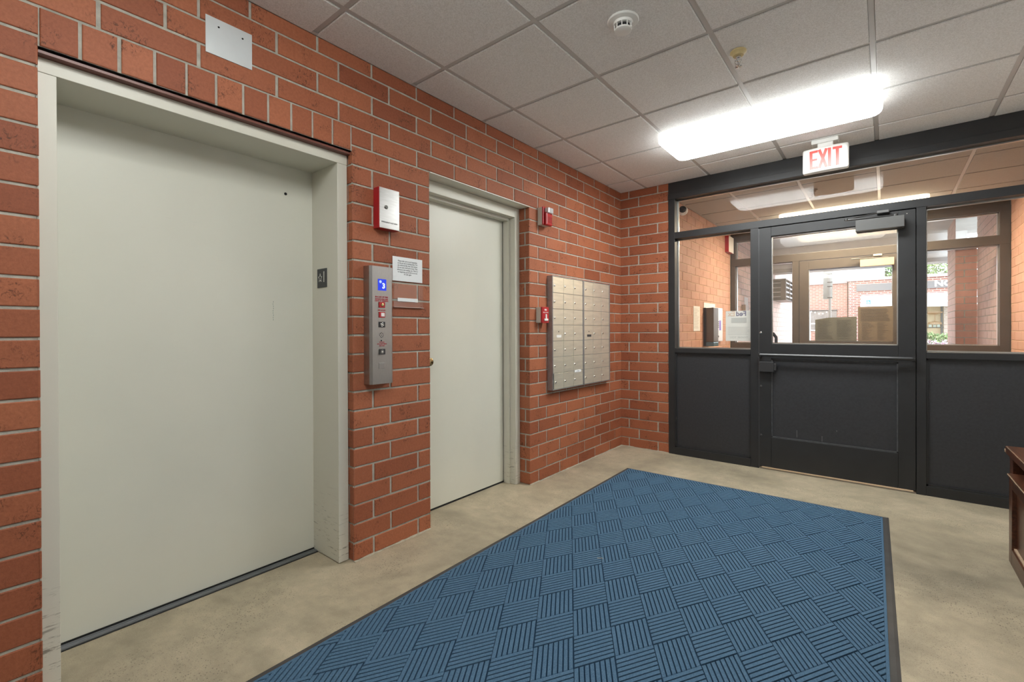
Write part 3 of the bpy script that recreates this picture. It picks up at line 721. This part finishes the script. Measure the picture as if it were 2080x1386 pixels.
arm.lathe([(.012,0),(.012,.012)], (1.972, D-.115, 2.096), 'z', 14); arm.lathe([(.013,0),(.013,.018)], (2.27, D-.07, 2.090), 'z', 14)
obj('closer_arm', arm, plain('worn_dark_arm', (.10,.10,.10), .3, .7), cl)
obj('arm_shoe', MB().box((2.160, D-.075, 2.128), (2.235, D-.006, 2.152), 0, .006), plain('worn_dark_shoe', (.14,.14,.14), .4, .3), cl)
obj('screw', MB().lathe([(.005,0),(.004,-.002)], (2.338, D-.010, 2.112), 'y', 10), CHROME, door)
bd = MB()
for x, z0, L in ((1.62,.315,.06), (1.80,.305,.045), (1.90,.40,.012)): bd.box((x, D+.0045, z0), (x+.0025, D+.0058, z0+L))
obj('scratches', bd, plain('pale_scratch', (.22,.22,.22), .6), door, label='faint pale scratches on the lower panel')
obj('weatherstrip', MB().box((1.3305, D-.003, .01), (1.3335, D+.03, 2.14)), plain('silver_strip', (.25,.25,.26), .35, .7), door)

# outer partition
f = frame_bars([(.36,.425,0,2.63), (1.180,1.262,0,2.26), (2.345,2.430,0,2.26), (3.235,RX,0,2.63),
                (.36,RX,2.59,2.655), (.36,RX,2.215,2.32), (.36,1.262,.965,1.045), (2.43,RX,.965,1.045),
                (.36,1.262,0,.08), (2.43,RX,0,.08), (.36,RX,2.655,H)], D2, D2+.11)
tr = struct('trim_5', f, BRONZE)
pp = MB(); pp.box((.42, D2+.03, .07), (1.19, D2+.07, .97)); pp.box((2.42, D2+.03, .07), (3.24, D2+.07, .97)); struct('wall_panel_outer', pp, BRONZE)
bd = MB()
for x0, x1, z0, z1 in ((.425,1.180,1.045,2.215), (2.430,3.235,1.045,2.215), (.425,3.235,2.32,2.59)):
    bd.box((x0,D2+.06,z0),(x0+.012,D2+.11,z1)); bd.box((x1-.012,D2+.06,z0),(x1,D2+.11,z1)); bd.box((x0,D2+.06,z0),(x1,D2+.11,z0+.01)); bd.box((x0,D2+.06,z1-.01),(x1,D2+.11,z1))
obj('glazing_bead', bd, ALU, tr, label='bare aluminium glazing beads')
struct('window_4', B((.42, D2+.050, 1.04), (1.19, D2+.054, 2.22)), GLASS2)
struct('window_5', B((2.42, D2+.050, 1.04), (3.24, D2+.054, 2.22)), GLASS2)
struct('window_6', B((.42, D2+.050, 2.315), (3.24, D2+.054, 2.595)), GLASS2)
e0, e1 = 1.266, 2.341
TANF = plain('tan_lit_bronze_door', (.20, .16, .12), .42, var=.08)
door = struct('door_4', frame_bars([(e0,1.376,.01,2.208), (2.305-.02,e1,.01,2.208), (1.376,2.285,2.082,2.208), (1.376,2.285,.93,1.078), (1.376,2.285,.01,.28)], D2-.01, D2+.04), BRONZE)
obj('door_panel', B((1.37, D2, .27), (2.29, D2+.03, .94)), BRONZE, door)
obj('door_glass', B((1.37, D2+.012, 1.07), (2.29, D2+.016, 2.09)), GLASS2, door, label='clear door glass')
bd = MB()
for q in (((1.376,D2+.016,1.078),(2.285,D2+.038,1.090)), ((1.376,D2+.016,1.078),(1.384,D2+.038,2.082)), ((2.277,D2+.016,1.078),(2.285,D2+.038,2.082))): bd.box(*q)
obj('glazing_bead', bd, ALU, door, label='bare aluminium glazing bead')
cl = obj('door_closer', MB().box((1.955, D2-.10, 2.060), (2.30, D2-.03, 2.155), 0, .003), plain('tan_closer_cover', (.42,.34,.24), .5), door, label='tan door closer cover')
arm = MB().rod((2.24, D2-.065, 2.165), (1.86, D2-.12, 2.165), .007, 8); arm.rod((1.86, D2-.12, 2.168), (2.10, D2-.05, 2.20), .0055, 8)
obj('closer_arm', arm, MATS['worn_dark_arm'], cl); obj('arm_shoe', MB().box((2.09, D2-.07, 2.19), (2.18, D2-.008, 2.215), 0, .005), plain('pale_shoe', (.6,.55,.45), .4), cl)
obj('push_bar', MB().tube([(1.30, D2-.008, 1.018), (1.30, D2-.06, 1.018), (2.31, D2-.06, 1.018), (2.31, D2-.008, 1.018)], .013, 12), BRONZE, door)

# ------------------------------------------------------------------ papers on the glass
t = obj('door_notice', MB().poly([(1.453,D2-.012,1.085),(1.917,D2-.012,1.085),(1.917,D2-.012,1.412),(1.60,D2-.012,1.404),(1.453,D2-.012,1.378)]).poly([(1.453,D2-.0105,1.378),(1.60,D2-.0105,1.404),(1.917,D2-.0105,1.412),(1.917,D2-.0105,1.085),(1.453,D2-.0105,1.085)]), PAPERGRN, label='grey-green landscape sheet taped on the outer door glass, left of the tan one', cat='notice')
ln = MB()
for k in range(17):
    z = 1.365-k*.0155
    for xa, w_ in ((1.48, .18*random.uniform(.5,1)), (1.70, .19*random.uniform(.5,1))):
        if random.random() < .9: ln.box((xa, D2-.0135, z), (xa+w_, D2-.0122, z+.0035))
obj('printed_lines', ln, INKSOFT, t)
t = obj('door_notice', MB().box((1.931, D2-.0125, 1.083), (2.290, D2-.0105, 1.540)), PAPERTAN, label='tall tan printed sheet taped on the outer door glass, right of the landscape one', cat='notice')
ln = MB()
for k in range(11): ln.box((1.957, D2-.014, 1.505-k*.0155), (1.957+random.uniform(.26,.30), D2-.0127, 1.505-k*.0155+.005))
for k in range(14):
    z = 1.325-k*.0165; ln.box((1.97, D2-.014, z), (1.97+random.uniform(.05,.13), D2-.0127, z+.003)); ln.box((2.13, D2-.014, z), (2.13+random.uniform(.05,.12), D2-.0127, z+.003))
obj('printed_lines', ln, INKSOFT, t)
gy = D+.0725
t = obj('delivery_sign', B((1.035, gy, 1.135), (1.264, gy+.0012, 1.416)), PAPERGRY, label='pale delivery notice seen from behind on the left window glass', cat='notice')
lf = (-1,0,0)
text('mirrored_logo', 'Fed', .062, (1.215, gy-.001, 1.388), lf, Z_, plain('violet_grey_ink', (.16,.15,.22), .8), t, align='LEFT', depth=.0003, bold=.0012)
text('mirrored_logo', 'Ex', .062, (1.118, gy-.001, 1.388), lf, Z_, plain('faded_orange_ink', (.62,.48,.36), .8), t, align='LEFT', depth=.0003, bold=.0012)
gb = MB().box((1.085, gy-.001, 1.305), (1.215, gy-.0002, 1.352)); obj('grey_block', gb, INKPALE, t)
ln = MB()
for k in range(6): ln.box((1.055, gy-.001, 1.262-k*.0135), (1.055+random.uniform(.16,.185), gy-.0002, 1.2645-k*.0135))
obj('printed_lines', ln, INKPALE, t)
text('mirrored_text', 'THANK YOU', .027, (1.150, gy-.001, 1.168), lf, Z_, INKPALE, t, depth=.0003)

# ------------------------------------------------------------------ vestibule things
wx = VX
t = obj('instruction_strip', B((wx+.002, 5.862, 1.228), (wx+.0035, 6.118, 1.542)), PAPER, label='white paper strip stuck on the vestibule brick left of the intercom', cat='notice')
ln = MB()
for k in range(13): ln.box((wx+.0035, 5.885, 1.50-k*.0195), (wx+.004, 5.885+random.uniform(.1,.2), 1.5045-k*.0195))
obj('printed_lines', ln, INKPALE, t)
t = empty('mail_drop_box', (wx, 6.35, 1.03), 'tall dark metal box on the vestibule wall in front of the intercom', 'wall box')
obj('box_body', MB().box((wx+.001, 6.28, 1.085), (wx+.125, 6.50, 1.530), 0, .004), plain('brown_grey_metal', (.14,.12,.10), .35, .6), t)
obj('box_edge', MB().box((wx+.001, 6.270, 1.030), (wx+.032, 6.281, 1.532), 0, .002), BLK, t)
obj('box_base', MB().box((wx+.001, 6.275, 1.028), (wx+.128, 6.50, 1.083), 0, .006), plain('blue_grey_plastic', (.10,.18,.23), .2, .2), t)
t = empty('intercom', (wx, 6.9, 1.08), 'steel intercom with a violet screen on the vestibule wall behind the dark box', 'intercom')
ip = obj('intercom_plate', MB().box((wx, 6.62, 1.082), (wx+.03, 7.075, 1.552), 0, .003), plain('pale_steel_plate', (.68,.68,.70), .35, .4), t)
obj('screen', B((wx+.03, 6.90, 1.235), (wx+.032, 6.985, 1.375)), plain('violet_screen', (.16,.12,.42), .2, emis=(.2,.14,.6,.35)), ip, label='violet screen')
for i in range(4):
    for j in range(3): obj('key', B((wx+.03, 6.80+j*.028, 1.275+i*.025), (wx+.033, 6.818+j*.028, 1.288+i*.025)), INKSOFT, ip)
obj('lens', MB().lathe([(.012,0),(.012,.004)], (wx+.03, 6.76, 1.425), 'x', 12), INKSOFT, ip)
obj('key_lock', MB().lathe([(.013,0),(.013,.004)], (wx+.03, 6.86, 1.15), 'x', 12), INKSOFT, ip)
obj('posted_sheet', B((wx+.002, 6.29, 1.50), (wx+.003, 6.795, 1.602)), PAPER, label='white sheet showing above the dark wall box in the vestibule', cat='notice')
t = obj('entry_key_box', MB().box((wx, 7.325, 2.400), (wx+.052, 7.600, 2.640), 0, .002), RED, label='red box with white face high on the vestibule wall', cat='key box')
obj('face_plate', B((wx+.052, 7.328, 2.403), (wx+.056, 7.597, 2.637), .001), WHITE, t, label='white face plate')
t = empty('security_camera', (.44, 5.1, 2.56), 'small dome security camera inside the vestibule top left corner', 'camera')
obj('camera_base', MB().lathe([(.060,0),(.058,.020),(.040,.075),(.036,.10)], (VX, 5.06, 2.52), 'x', 28), WHITE, t, smooth=True)
hd = obj('camera_head', MB().lathe([(max(1e-4,.052*math.sin(math.pi*k/12)), -.052*math.cos(math.pi*k/12)) for k in range(13)], (VX+.145, 5.06, 2.535), 'z', 28), WHITE, t, smooth=True)
obj('camera_dome', MB().lathe([(max(1e-4,.040*math.sin(math.pi*k/12)), -.040*math.cos(math.pi*k/12)) for k in range(13)], (VX+.152, 5.035, 2.540), 'z', 28), plain('smoked_dome', (.02,.02,.025), .08), hd, smooth=True)
t = empty('porch_call_box', (VX, 9.0, 1.3), 'small brown box under a white paper on the porch wall seen through the left panes', 'wall box')
obj('box_body', MB().box((VX, 8.35, 1.50), (VX+.06, 8.60, 1.66), 0, .003), plain('brown_box', (.30,.24,.20), .5), t)
obj('paper_above', MB().box((VX, 8.52, 1.66), (VX+.004, 8.78, 1.80)), PAPER, t)
# louvred vent on the porch wall
t = empty('louvred_vent', (VX, 11.4, 1.85), 'brown louvred vent box projecting from the porch brick wall', 'vent')
vb = MB(); v0, v1 = (VX, 10.93, 1.86), (VX+.26, 12.0, 2.30)
for q in (((v0[0],v0[1],v0[2]),(v1[0],v0[1]+.03,v0[2]+.035)), ((v0[0],v0[1],v1[2]-.035),(v1[0],v0[1]+.03,v1[2])), ((v1[0]-.09,v0[1],v0[2]),(v1[0],v0[1]+.03,v1[2]))): vb.box(*q)
vb.box((VX, v0[1], v0[2]), (v1[0], v1[1], v0[2]+.02)); vb.box((VX, v0[1], v1[2]-.02), (v1[0], v1[1], v1[2])); vb.box((VX, v1[1]-.02, v0[2]), (v1[0], v1[1], v1[2]))
for yy in (10.96, 11.45, 11.96): vb.box((v1[0]-.02, yy-.02, v0[2]), (v1[0]+.002, yy+.02, v1[2]))
obj('vent_frame', vb, plain('brown_metal', (.10,.075,.07), .5), t)
lv = MB()
for k in range(4): z = 1.925+k*.095; lv.box((VX, 10.95, z), (v1[0]-.09, 10.975, z+.016)); lv.box((v1[0]-.03, 10.96, z), (v1[0]-.005, 11.96, z+.03))
obj('louvre_blades', lv, plain('pale_louvre', (.5,.5,.52), .5), t); obj('vent_core', B((VX, 10.985, 1.88), (v1[0]-.035, 11.95, 2.28)), DARK, t)

# ------------------------------------------------------------------ mat
MA = R(.85); MW, ML = 1.820, 4.46; BD = .036
ca, sa = math.cos(MA), math.sin(MA)
# centre chosen so that the far edge runs through the corners measured on the floor
far = Vector((.408, 3.870, 0)); ex_ = Vector((ca, sa, 0)); ey_ = Vector((-sa, ca, 0))
MC = far+ex_*(MW/2)-ey_*(ML/2)
mat = bpy.data.objects.new('floor_mat', None); COL.objects.link(mat); mat.location = (MC.x, MC.y, 0)
tag(mat, 'long blue entrance mat with diamond ribs and black rubber border', 'floor mat')
def W(p, z): q = MC+ex_*p[0]+ey_*p[1]; return (q.x, q.y, z)
hw, hl = MW/2, ML/2
rub = MB(); o4 = [(-hw,-hl),(hw,-hl),(hw,hl),(-hw,hl)]; m4 = [(-hw+.012,-hl+.012),(hw-.012,-hl+.012),(hw-.012,hl-.012),(-hw+.012,hl-.012)]; i4 = [(-hw+BD,-hl+BD),(hw-BD,-hl+BD),(hw-BD,hl-BD),(-hw+BD,hl-BD)]
for k in range(4):
    j = (k+1) % 4
    rub.poly([W(o4[k],.0005), W(o4[j],.0005), W(m4[j],.0035), W(m4[k],.0035)]); rub.poly([W(m4[k],.0035), W(m4[j],.0035), W(i4[j],.005), W(i4[k],.005)])
rub.poly([W(p,.0003) for p in o4[::-1]])
obj('rubber_border', rub, RUBBER, mat, label='black rubber border')
bs = MB().poly([W(p,.0052) for p in i4])
# ribbed diamonds
ribs = MB()
def clip(poly, x0, x1, y0, y1):
    for ax, lim, sg in ((0,x0,1),(0,x1,-1),(1,y0,1),(1,y1,-1)):
        out = []
        for k in range(len(poly)):
            p, q = poly[k], poly[(k+1) % len(poly)]; ip, iq = (p[ax]-lim)*sg >= 0, (q[ax]-lim)*sg >= 0
            if ip: out.append(p)
            if ip != iq:
                t_ = (lim-p[ax])/(q[ax]-p[ax]); out.append((p[0]+(q[0]-p[0])*t_, p[1]+(q[1]-p[1])*t_))
        poly = out
        if len(poly) < 3: return []
    return poly
A2, B2 = Vector((.0898, .1492)), Vector((.0898, -.1492))
Ow = Vector((.964, 2.026, 0))-MC; O2 = Vector((Ow.dot(ex_), Ow.dot(ey_)))
cx0, cx1, cy0, cy1 = -hw+BD+.006, hw-BD-.006, -hl+BD+.006, hl-BD-.006
def rib(p0, e1, e2):
    q = [p0, p0+e1, p0+e1+e2, p0+e2]
    if (q[1]-q[0]).cross(q[3]-q[0]) < 0: q.reverse()
    q = clip([tuple(v) for v in q], cx0, cx1, cy0, cy1)
    if not q: return
    c = Vector((sum(v[0] for v in q)/len(q), sum(v[1] for v in q)/len(q)))
    top = []
    for v in q:
        d = c-Vector(v); top.append(tuple(Vector(v)+d.normalized()*min(.0022, d.length*.3)))
    k = len(ribs.v); n = len(q)
    ribs.v += [W(v, .0053) for v in q]+[W(v, .0085) for v in q]+[W(v, .0102) for v in top]
    for f in [tuple(range(2*n, 3*n))]+[(i, (i+1)%n, n+(i+1)%n, n+i) for i in range(n)]+[(n+i, n+(i+1)%n, 2*n+(i+1)%n, 2*n+i) for i in range(n)]:
        ribs.f.append(tuple(k+z for z in f)); ribs.mi.append(0); ribs.tint.append(0)
NR = 8
for i in range(-32, 33):
    for j in range(-32, 33):
        p = O2+A2*i+B2*j
        if not (-hw-.3 < p.x < hw+.2 and -hl-.3 < p.y < hl+.3): continue
        # diamond spanned by A2 and B2; grooves run along B2 in even cells, along A2 in odd ones
        along, across = (B2, A2) if (i+j) % 2 == 0 else (A2, B2)
        for k in range(NR):
            rib(p+across*((k+.06)/NR)+along*.008, along*.984, across*(.74/NR))
        # edge rib joining the ends
obj('ribbed_carpet', ribs, CARPET, mat, label='blue ribbed carpet')
lip = MB()
for q in ((-hw+BD-.004, -hl+BD, -hw+BD+.006, hl-BD), (hw-BD-.006, -hl+BD, hw-BD+.004, hl-BD), (-hw+BD, hl-BD-.006, hw-BD, hl-BD+.002), (-hw+BD, -hl+BD-.004, hw-BD, -hl+BD+.006)):
    lip.poly([W((q[0],q[1]),.009), W((q[2],q[1]),.009), W((q[2],q[3]),.009), W((q[0],q[3]),.009)])
obj('carpet_edge', lip, CARPET, mat)
obj('groove_bed', bs, CARPETD, mat, label='blue groove bed with its shade coloured in')
sv = MB()
sv.rod((1.005, 2.210, .0115), (1.028, 2.226, .0125), .0013, 6); sv.rod((1.028, 2.226, .0125), (1.034, 2.222, .0118), .001, 6)
obj('twig', sv, plain('pale_splinter', (.62,.55,.42), .7), label='tiny pale splinter lying on the blue mat', cat='debris')

# ------------------------------------------------------------------ wooden console on the right
t = empty('wooden_console', (3.0, 3.1, 0), 'dark red-brown wooden console with a raised back shelf at the right edge', 'cabinet')
xa, xb, ya, yb = 2.722, RX-.03, 1.95, 3.57
side = MB()
side.box((xa, yb-.07, 0), (xa+.03, yb, .468), 0, .003); side.box((xa, ya, 0), (xa+.03, ya+.07, .468), 0, .003)
side.box((xa, ya+.07, 0), (xa+.03, yb-.07, .085), 0, .003); side.box((xa, ya+.07, .40), (xa+.03, yb-.07, .468), 0, .003)
obj('side_frame', side, WOOD, t)
obj('side_panel', B((xa+.018, ya+.06, .07), (xa+.026, yb-.06, .41)), WOOD, t)
obj('molding', MB().box((xa+.008, ya+.07, .085), (xa+.020, yb-.07, .093)), WOODL, t, label='worn pale panel moulding')
obj('carcass', B((xa+.03, ya, 0), (xb, yb, .466)), WOOD, t)
sh = obj('lower_top', MB().box((xa-.018, ya-.02, .468), (xb, 3.43+.01, .480), 0, .002).box((xa-.024, ya-.025, .480), (xb, 3.45, .494), 0, .003), WOOD, t)
obj('worn_edge', MB().box((xa-.0245, ya-.024, .489), (xa-.022, 3.445, .4925)), WOODL, sh)
for yy in (3.50, 2.10): obj('post', MB().box((xa-.002, yy-.035, .466), (xa+.040, yy+.035, .585), 0, .003), WOOD, t)
obj('back_board', B((xb-.02, ya, .466), (xb, yb, .585)), WOOD, t)
tp = obj('upper_top', MB().box((xa-.022, ya-.02, .585), (xb, 3.520, .622), 0, .005), WOOD, t)
obj('worn_corner', MB().box((xa-.0235, 3.500, .590), (xa-.018, 3.522, .606), 0, .002), WOODL, tp, label='chipped pale corner')
k = MB(); bmm = bmesh.new(); bmesh.ops.create_icosphere(bmm, subdivisions=2, radius=1)
for v in bmm.verts:
    s_ = .75+.5*random.random(); v.co = Vector((2.775+v.co.x*.045*s_, 3.235+v.co.y*.075*s_, .633+v.co.z*.0105*s_))
k.bm(bmm); obj('foil_wrapper', k, plain('crumpled_foil', (.6,.63,.66), .22, .9), label='crumpled silver wrapper lying on top of the wooden console', cat='wrapper')

# ------------------------------------------------------------------ across the street
FY = 28.0
def FX(x): return 2.209+(x-2.209)*FY/22
def FZ(z): return 1.234+(z-1.234)*FY/22
def brick_tex(name, c1, c2, mo):
    t = NT(name); v = t.add('ShaderNodeTexCoord'); mp = t.add('ShaderNodeMapping'); mp.inputs['Rotation'].default_value = (R(90), 0, 0)
    t.link(v.outputs['Object'], mp.inputs[0]); b = t.add('ShaderNodeTexBrick'); t.link(mp.outputs[0], b.inputs['Vector'])
    b.inputs['Color1'].default_value = c1+(1,); b.inputs['Color2'].default_value = c2+(1,); b.inputs['Mortar'].default_value = mo+(1,)
    b.inputs['Scale'].default_value = 1; b.inputs['Brick Width'].default_value = .26; b.inputs['Row Height'].default_value = .085; b.inputs['Mortar Size'].default_value = .012
    t.link(b.outputs['Color'], t.b.inputs['Base Color']); t.b.inputs['Roughness'].default_value = .85; return t.m
BO = brick_tex('orange_facade_brick', (.40,.17,.12), (.30,.13,.10), (.42,.34,.29)); BR = brick_tex('red_facade_brick', (.36,.13,.10), (.24,.09,.08), (.50,.44,.38))
t = empty('shop_building', (FX(2.5), FY, -.12), 'low brick shop with a dark sign band and white awning across the street', 'building')
obj('wall', B((FX(1.109), FY, -.12), (FX(7.5), FY+6, FZ(3.14))), BR, t)
obj('parapet_cap', B((FX(1.109)-.03, FY-.08, FZ(3.10)), (FX(7.5), FY+6, FZ(3.205))), plain('mauve_cap', (.34,.28,.28), .7), t)
sb = obj('sign_band', B((FX(1.362), FY-.10, FZ(2.70)), (FX(7.0), FY, FZ(2.955))), plain('grey_sign_band', (.13,.13,.135), .6), t, label='dark grey sign band')
text('sign_letters', 'NO', .345, (FX(3.80), FY-.11, FZ(2.842)), X_, Z_, emit('white_sign_letters', (1,1,1), .8), sb, bold=.012, depth=.01, xs=1.12)
aw = MB(); x0, x1 = FX(1.505), FX(6.5)
aw.poly([(x0,FY,FZ(2.54)),(x1,FY,FZ(2.54)),(x1,FY-.9,FZ(2.10)),(x0,FY-.9,FZ(2.10))][::-1]); aw.poly([(x0,FY-.9,FZ(2.10)),(x1,FY-.9,FZ(2.10)),(x1,FY-.9,FZ(2.03)),(x0,FY-.9,FZ(2.03))][::-1])
aw.poly([(x0,FY,FZ(2.54)),(x0,FY-.9,FZ(2.10)),(x0,FY-.9,FZ(2.03)),(x0,FY,FZ(2.03))])
obj('awning', aw, plain('white_awning', (.82,.84,.82), .8), t, label='white awning')
sw = obj('shop_window', B((FX(2.2), FY-.02, FZ(.55)), (FX(3.80), FY+.03, FZ(2.08))), plain('warm_shop_interior', (.22,.20,.13), .5, var=.4, scale=2, emis=(.42,.30,.14,.55)), t, label='warmly lit shop window')
wd = MB()
def sr(xc, zc, rx, rz, y): 
    n_ = 24; wd.poly([(FX(xc)+rx*math.cos(2*math.pi*q/n_), y, FZ(zc)+rz*math.sin(2*math.pi*q/n_)) for q in range(n_)])
obj('window_frame', MB().box((FX(3.72), FY-.12, FZ(.55)), (FX(3.78), FY+.04, FZ(2.08))).box((FX(2.2), FY-.1, FZ(1.30)), (FX(3.80), FY+.04, FZ(1.33))), plain('dark_green_frame', (.05,.06,.055), .5), sw)
lp = MB()
lp.lathe([(.30,0),(.30,-.05),(.12,-.12)], (FX(3.52), FY-.3, FZ(1.86)), 'z', 24); lp.rod((FX(3.56), FY-.3, FZ(1.86)), (FX(3.56), FY-.3, FZ(1.40)), .02, 8); lp.lathe([(.24,0),(.22,.09),(.05,.14)], (FX(3.56), FY-.3, FZ(1.42)), 'z', 24)
obj('hanging_lamp', lp, plain('dull_copper_shade', (.16,.12,.06), .4, emis=(.5,.22,.07,.3)), sw)
cv = MB()
for xx in (3.45, 3.56, 3.66): cv.box((FX(xx)-.05, FY-.14, FZ(1.33)), (FX(xx)+.05, FY-.06, FZ(1.33)+.13))
obj('shelf_goods', cv, plain('pale_green_goods', (.5,.62,.55), .5), sw)
obj('stone_pier', B((FX(3.80), FY-.05, -.12), (FX(4.5), FY, FZ(2.08))), brick_tex('pale_stone', (.55,.50,.42), (.42,.33,.27), (.6,.56,.5)), t)
t = obj('brick_facade', MB().box((FX(-6), FY+.4, -.12), (FX(1.109)-.06, FY+6, FZ(3.12))), BO, label='longer orange brick facade with a lit window left of the shop across the street', cat='building')
obj('parapet_cap', B((FX(-6), FY+.3, FZ(3.07)), (FX(1.109)-.06, FY+6, FZ(3.17))), MATS['mauve_cap'], t)
wn = obj('window', B((FX(-2.2), FY+.35, FZ(1.20)), (FX(.72), FY+.42, FZ(2.02))), plain('dim_shop_glass', (.20,.17,.15), .2, var=.3, scale=3), t)
obj('window_head', B((FX(-2.2), FY+.30, FZ(2.0)), (FX(.74), FY+.45, FZ(2.04))), BLK, wn)
sl = MB()
for q in range(12): sl.lathe([(.001,-.035),(.035,0),(.001,.035)], (FX(-.9+q*.13), FY+.28, FZ(1.93+.05*math.sin(q*1.3))), 'z', 8)
obj('string_lights', sl, emit('string_bulb', (1,.85,.6), 3), wn)
t = empty('upper_building', (FX(.5), FY+9, -.12), 'white building rising behind the brick facade', 'building')
obj('wall', B((FX(-12), FY+10, -.12), (FX(2.2), FY+13, 5.6)), plain('white_siding', (.78,.80,.82), .8), t)
rl = MB()
for xx in (-.6, .15, .9, 1.6): rl.box((FX(xx), FY+9.8, 2), (FX(xx)+.14, FY+10, 5.6))
obj('pilaster', rl, plain('pale_grey_pilaster', (.55,.58,.60), .7), t)
# parking sign seen from behind
SY = 12.0
t = empty('street_sign', (1.29, SY, -.12), 'pale street sign on a metal post seen from behind across the pavement', 'street sign')
obj('sign_blade', MB().box((1.168, SY, 1.90), (1.336, SY+.004, 2.510), 0, .0015), plain('bare_sign_back', (.58,.62,.60), .5, .3), t)
obj('post', MB().box((1.268, SY-.045, -.12), (1.312, SY-.003, 2.46), 0, .004), plain('galvanised_post', (.55,.58,.58), .5, .4), t)
bo = MB()
for z in (2.435, 2.26, 2.17, 1.93): bo.rod((1.245, SY-.05, z), (1.335, SY-.05, z), .008, 8); bo.rod((1.290, SY-.055, z), (1.290, SY, z), .006, 8)
obj('bolt', bo, BLK, t)
# accessible parking sign
t = empty('accessible_sign', (FX(1.72), FY-2, -.12), 'blue accessible parking sign with a wheelchair symbol in front of the white awning', 'sign')
ax0, ax1 = FX(1.663), FX(1.786)
k_ = (FY-2)/FY
def KX(x): return 2.209+(FX(x)-2.209)*k_
def KZ(z): return 1.234+(FZ(z)-1.234)*k_
pl = obj('sign_plate', B((KX(1.663), FY-2, KZ(2.135)), (KX(1.786), FY-1.98, KZ(2.47))), plain('white_sign', (.8,.82,.85), .6), t)
obj('blue_field', B((KX(1.663), FY-2.01, KZ(2.20)), (KX(1.786), FY-2, KZ(2.37))), plain('sign_blue', (.05,.22,.55), .5), pl)
cxs, czs = KX(1.72), KZ(2.275); wc = MB()
for q in range(14):
    t0, t1 = R(-200+q*17), R(-200+(q+1)*17); wc.rod((cxs+.035*math.cos(t0), FY-2.015, czs-.02+.035*math.sin(t0)), (cxs+.035*math.cos(t1), FY-2.015, czs-.02+.035*math.sin(t1)), .007, 6)
wc.rod((cxs-.01, FY-2.015, czs+.05), (cxs-.005, FY-2.015, czs), .009, 6); wc.rod((cxs-.005, FY-2.015, czs), (cxs+.03, FY-2.015, czs), .008, 6); wc.rod((cxs+.03, FY-2.015, czs), (cxs+.045, FY-2.015, czs-.045), .008, 6)
wc.lathe([(.012,-.005),(.012,.005)], (cxs-.012, FY-2.015, czs+.07), 'y', 12)
obj('wheelchair_symbol', wc, WHITE, pl); obj('post', MB().rod((cxs, FY-1.97, -.12), (cxs, FY-1.97, KZ(2.47)), .03, 10), MATS['galvanised_post'], t)
text('reserved_text', 'RESERVED', .03, (cxs, FY-2.005, KZ(2.43)), X_, Z_, REDINK, pl)
# patio railing in front of the left facade
t = empty('patio_railing', (FX(-.5), FY-1.2, -.12), 'white patio railing in front of the left brick facade', 'railing')
rl = MB()
for z in (1.46, 1.20): rl.box((FX(-3), FY-1.2, FZ(z)), (FX(.5), FY-1.14, FZ(z)+.05))
obj('rail', rl, WHITE, t)
for xx in (-1.6, -.9, -.06, .45): obj('post', B((FX(xx)-.04, FY-1.22, -.12), (FX(xx)+.04, FY-1.14, FZ(1.95 if xx == -.06 else 1.47))), WHITE, t)
# planting
def leaves(name, c, rad, n, size, mats, parent=None, **k):
    m = MB()
    for _ in range(n):
        d = Vector((random.gauss(0,1), random.gauss(0,1), random.gauss(0,1))).normalized()*(random.random()**.4)
        p = Vector((c[0]+d.x*rad[0], c[1]+d.y*rad[1], c[2]+d.z*rad[2]))
        x = Vector((random.gauss(0,1), random.gauss(0,1), random.gauss(0,1))).normalized(); y = x.orthogonal().normalized(); s_ = size*random.uniform(.6,1.3)
        m.poly([p-x*s_, p-y*s_*.5, p+x*s_, p+y*s_*.5], random.randrange(len(mats)))
    return obj(name, m, mats, parent, **k)
LF = [plain('leaf_green', (.16,.27,.09), .7, var=.3), plain('leaf_light', (.30,.42,.18), .7, var=.3), plain('leaf_dark', (.08,.15,.05), .7)]
t = empty('street_tree', (FX(2.8), FY+18, -.12), 'leafy green tree rising behind the shop roof', 'tree')
obj('trunk', MB().rod((FX(2.9), FY+18, -.12), (FX(2.9), FY+18, 6.5), .22, 10, 0, .12), plain('bark', (.16,.12,.09), .9), t)
br = MB()
for q in range(9): an = q*.7; br.rod((FX(2.9), FY+18, 3.6+q*.3), (FX(2.9)+2.4*math.cos(an), FY+18+1.5*math.sin(an), 5.2+q*.3), .08, 6, 0, .03)
obj('branch', br, MATS['bark'], t)
leaves('foliage', (FX(3.0), FY+18, 6.0), (4.2, 2.5, 3.0), 5200, .14, LF, t)
t = empty('flower_planter', (FX(3.4), FY-2.4, -.12), 'planter of green foliage and pink flowers before the shop window', 'planter')
obj('planter_box', B((FX(2.2), FY-2.7, -.12), (FX(4.3), FY-2.2, .55)), plain('stone_planter', (.45,.42,.38), .8), t)
leaves('foliage', (FX(3.25), FY-2.45, .82), (1.35, .25, .30), 1500, .06, LF, t)
leaves('flowers', (FX(3.25), FY-2.6, .72), (1.3, .15, .14), 500, .05, [plain('pink_petal', (.75,.45,.58), .7), plain('white_petal', (.85,.83,.84), .7)], t)
t = empty('barrel', (FX(3.6), FY-1.2, -.12), 'pale wooden barrel beside the shop window', 'barrel')
obj('barrel_body', MB().lathe([(.26,0),(.32,.35),(.33,.6),(.30,.95),(.27,1.12)], (FX(3.58), FY-1.2, -.12), 'z', 20), plain('pale_barrel_wood', (.50,.40,.24), .7, var=.2, stretch=(6,6,1)), t, smooth=True)
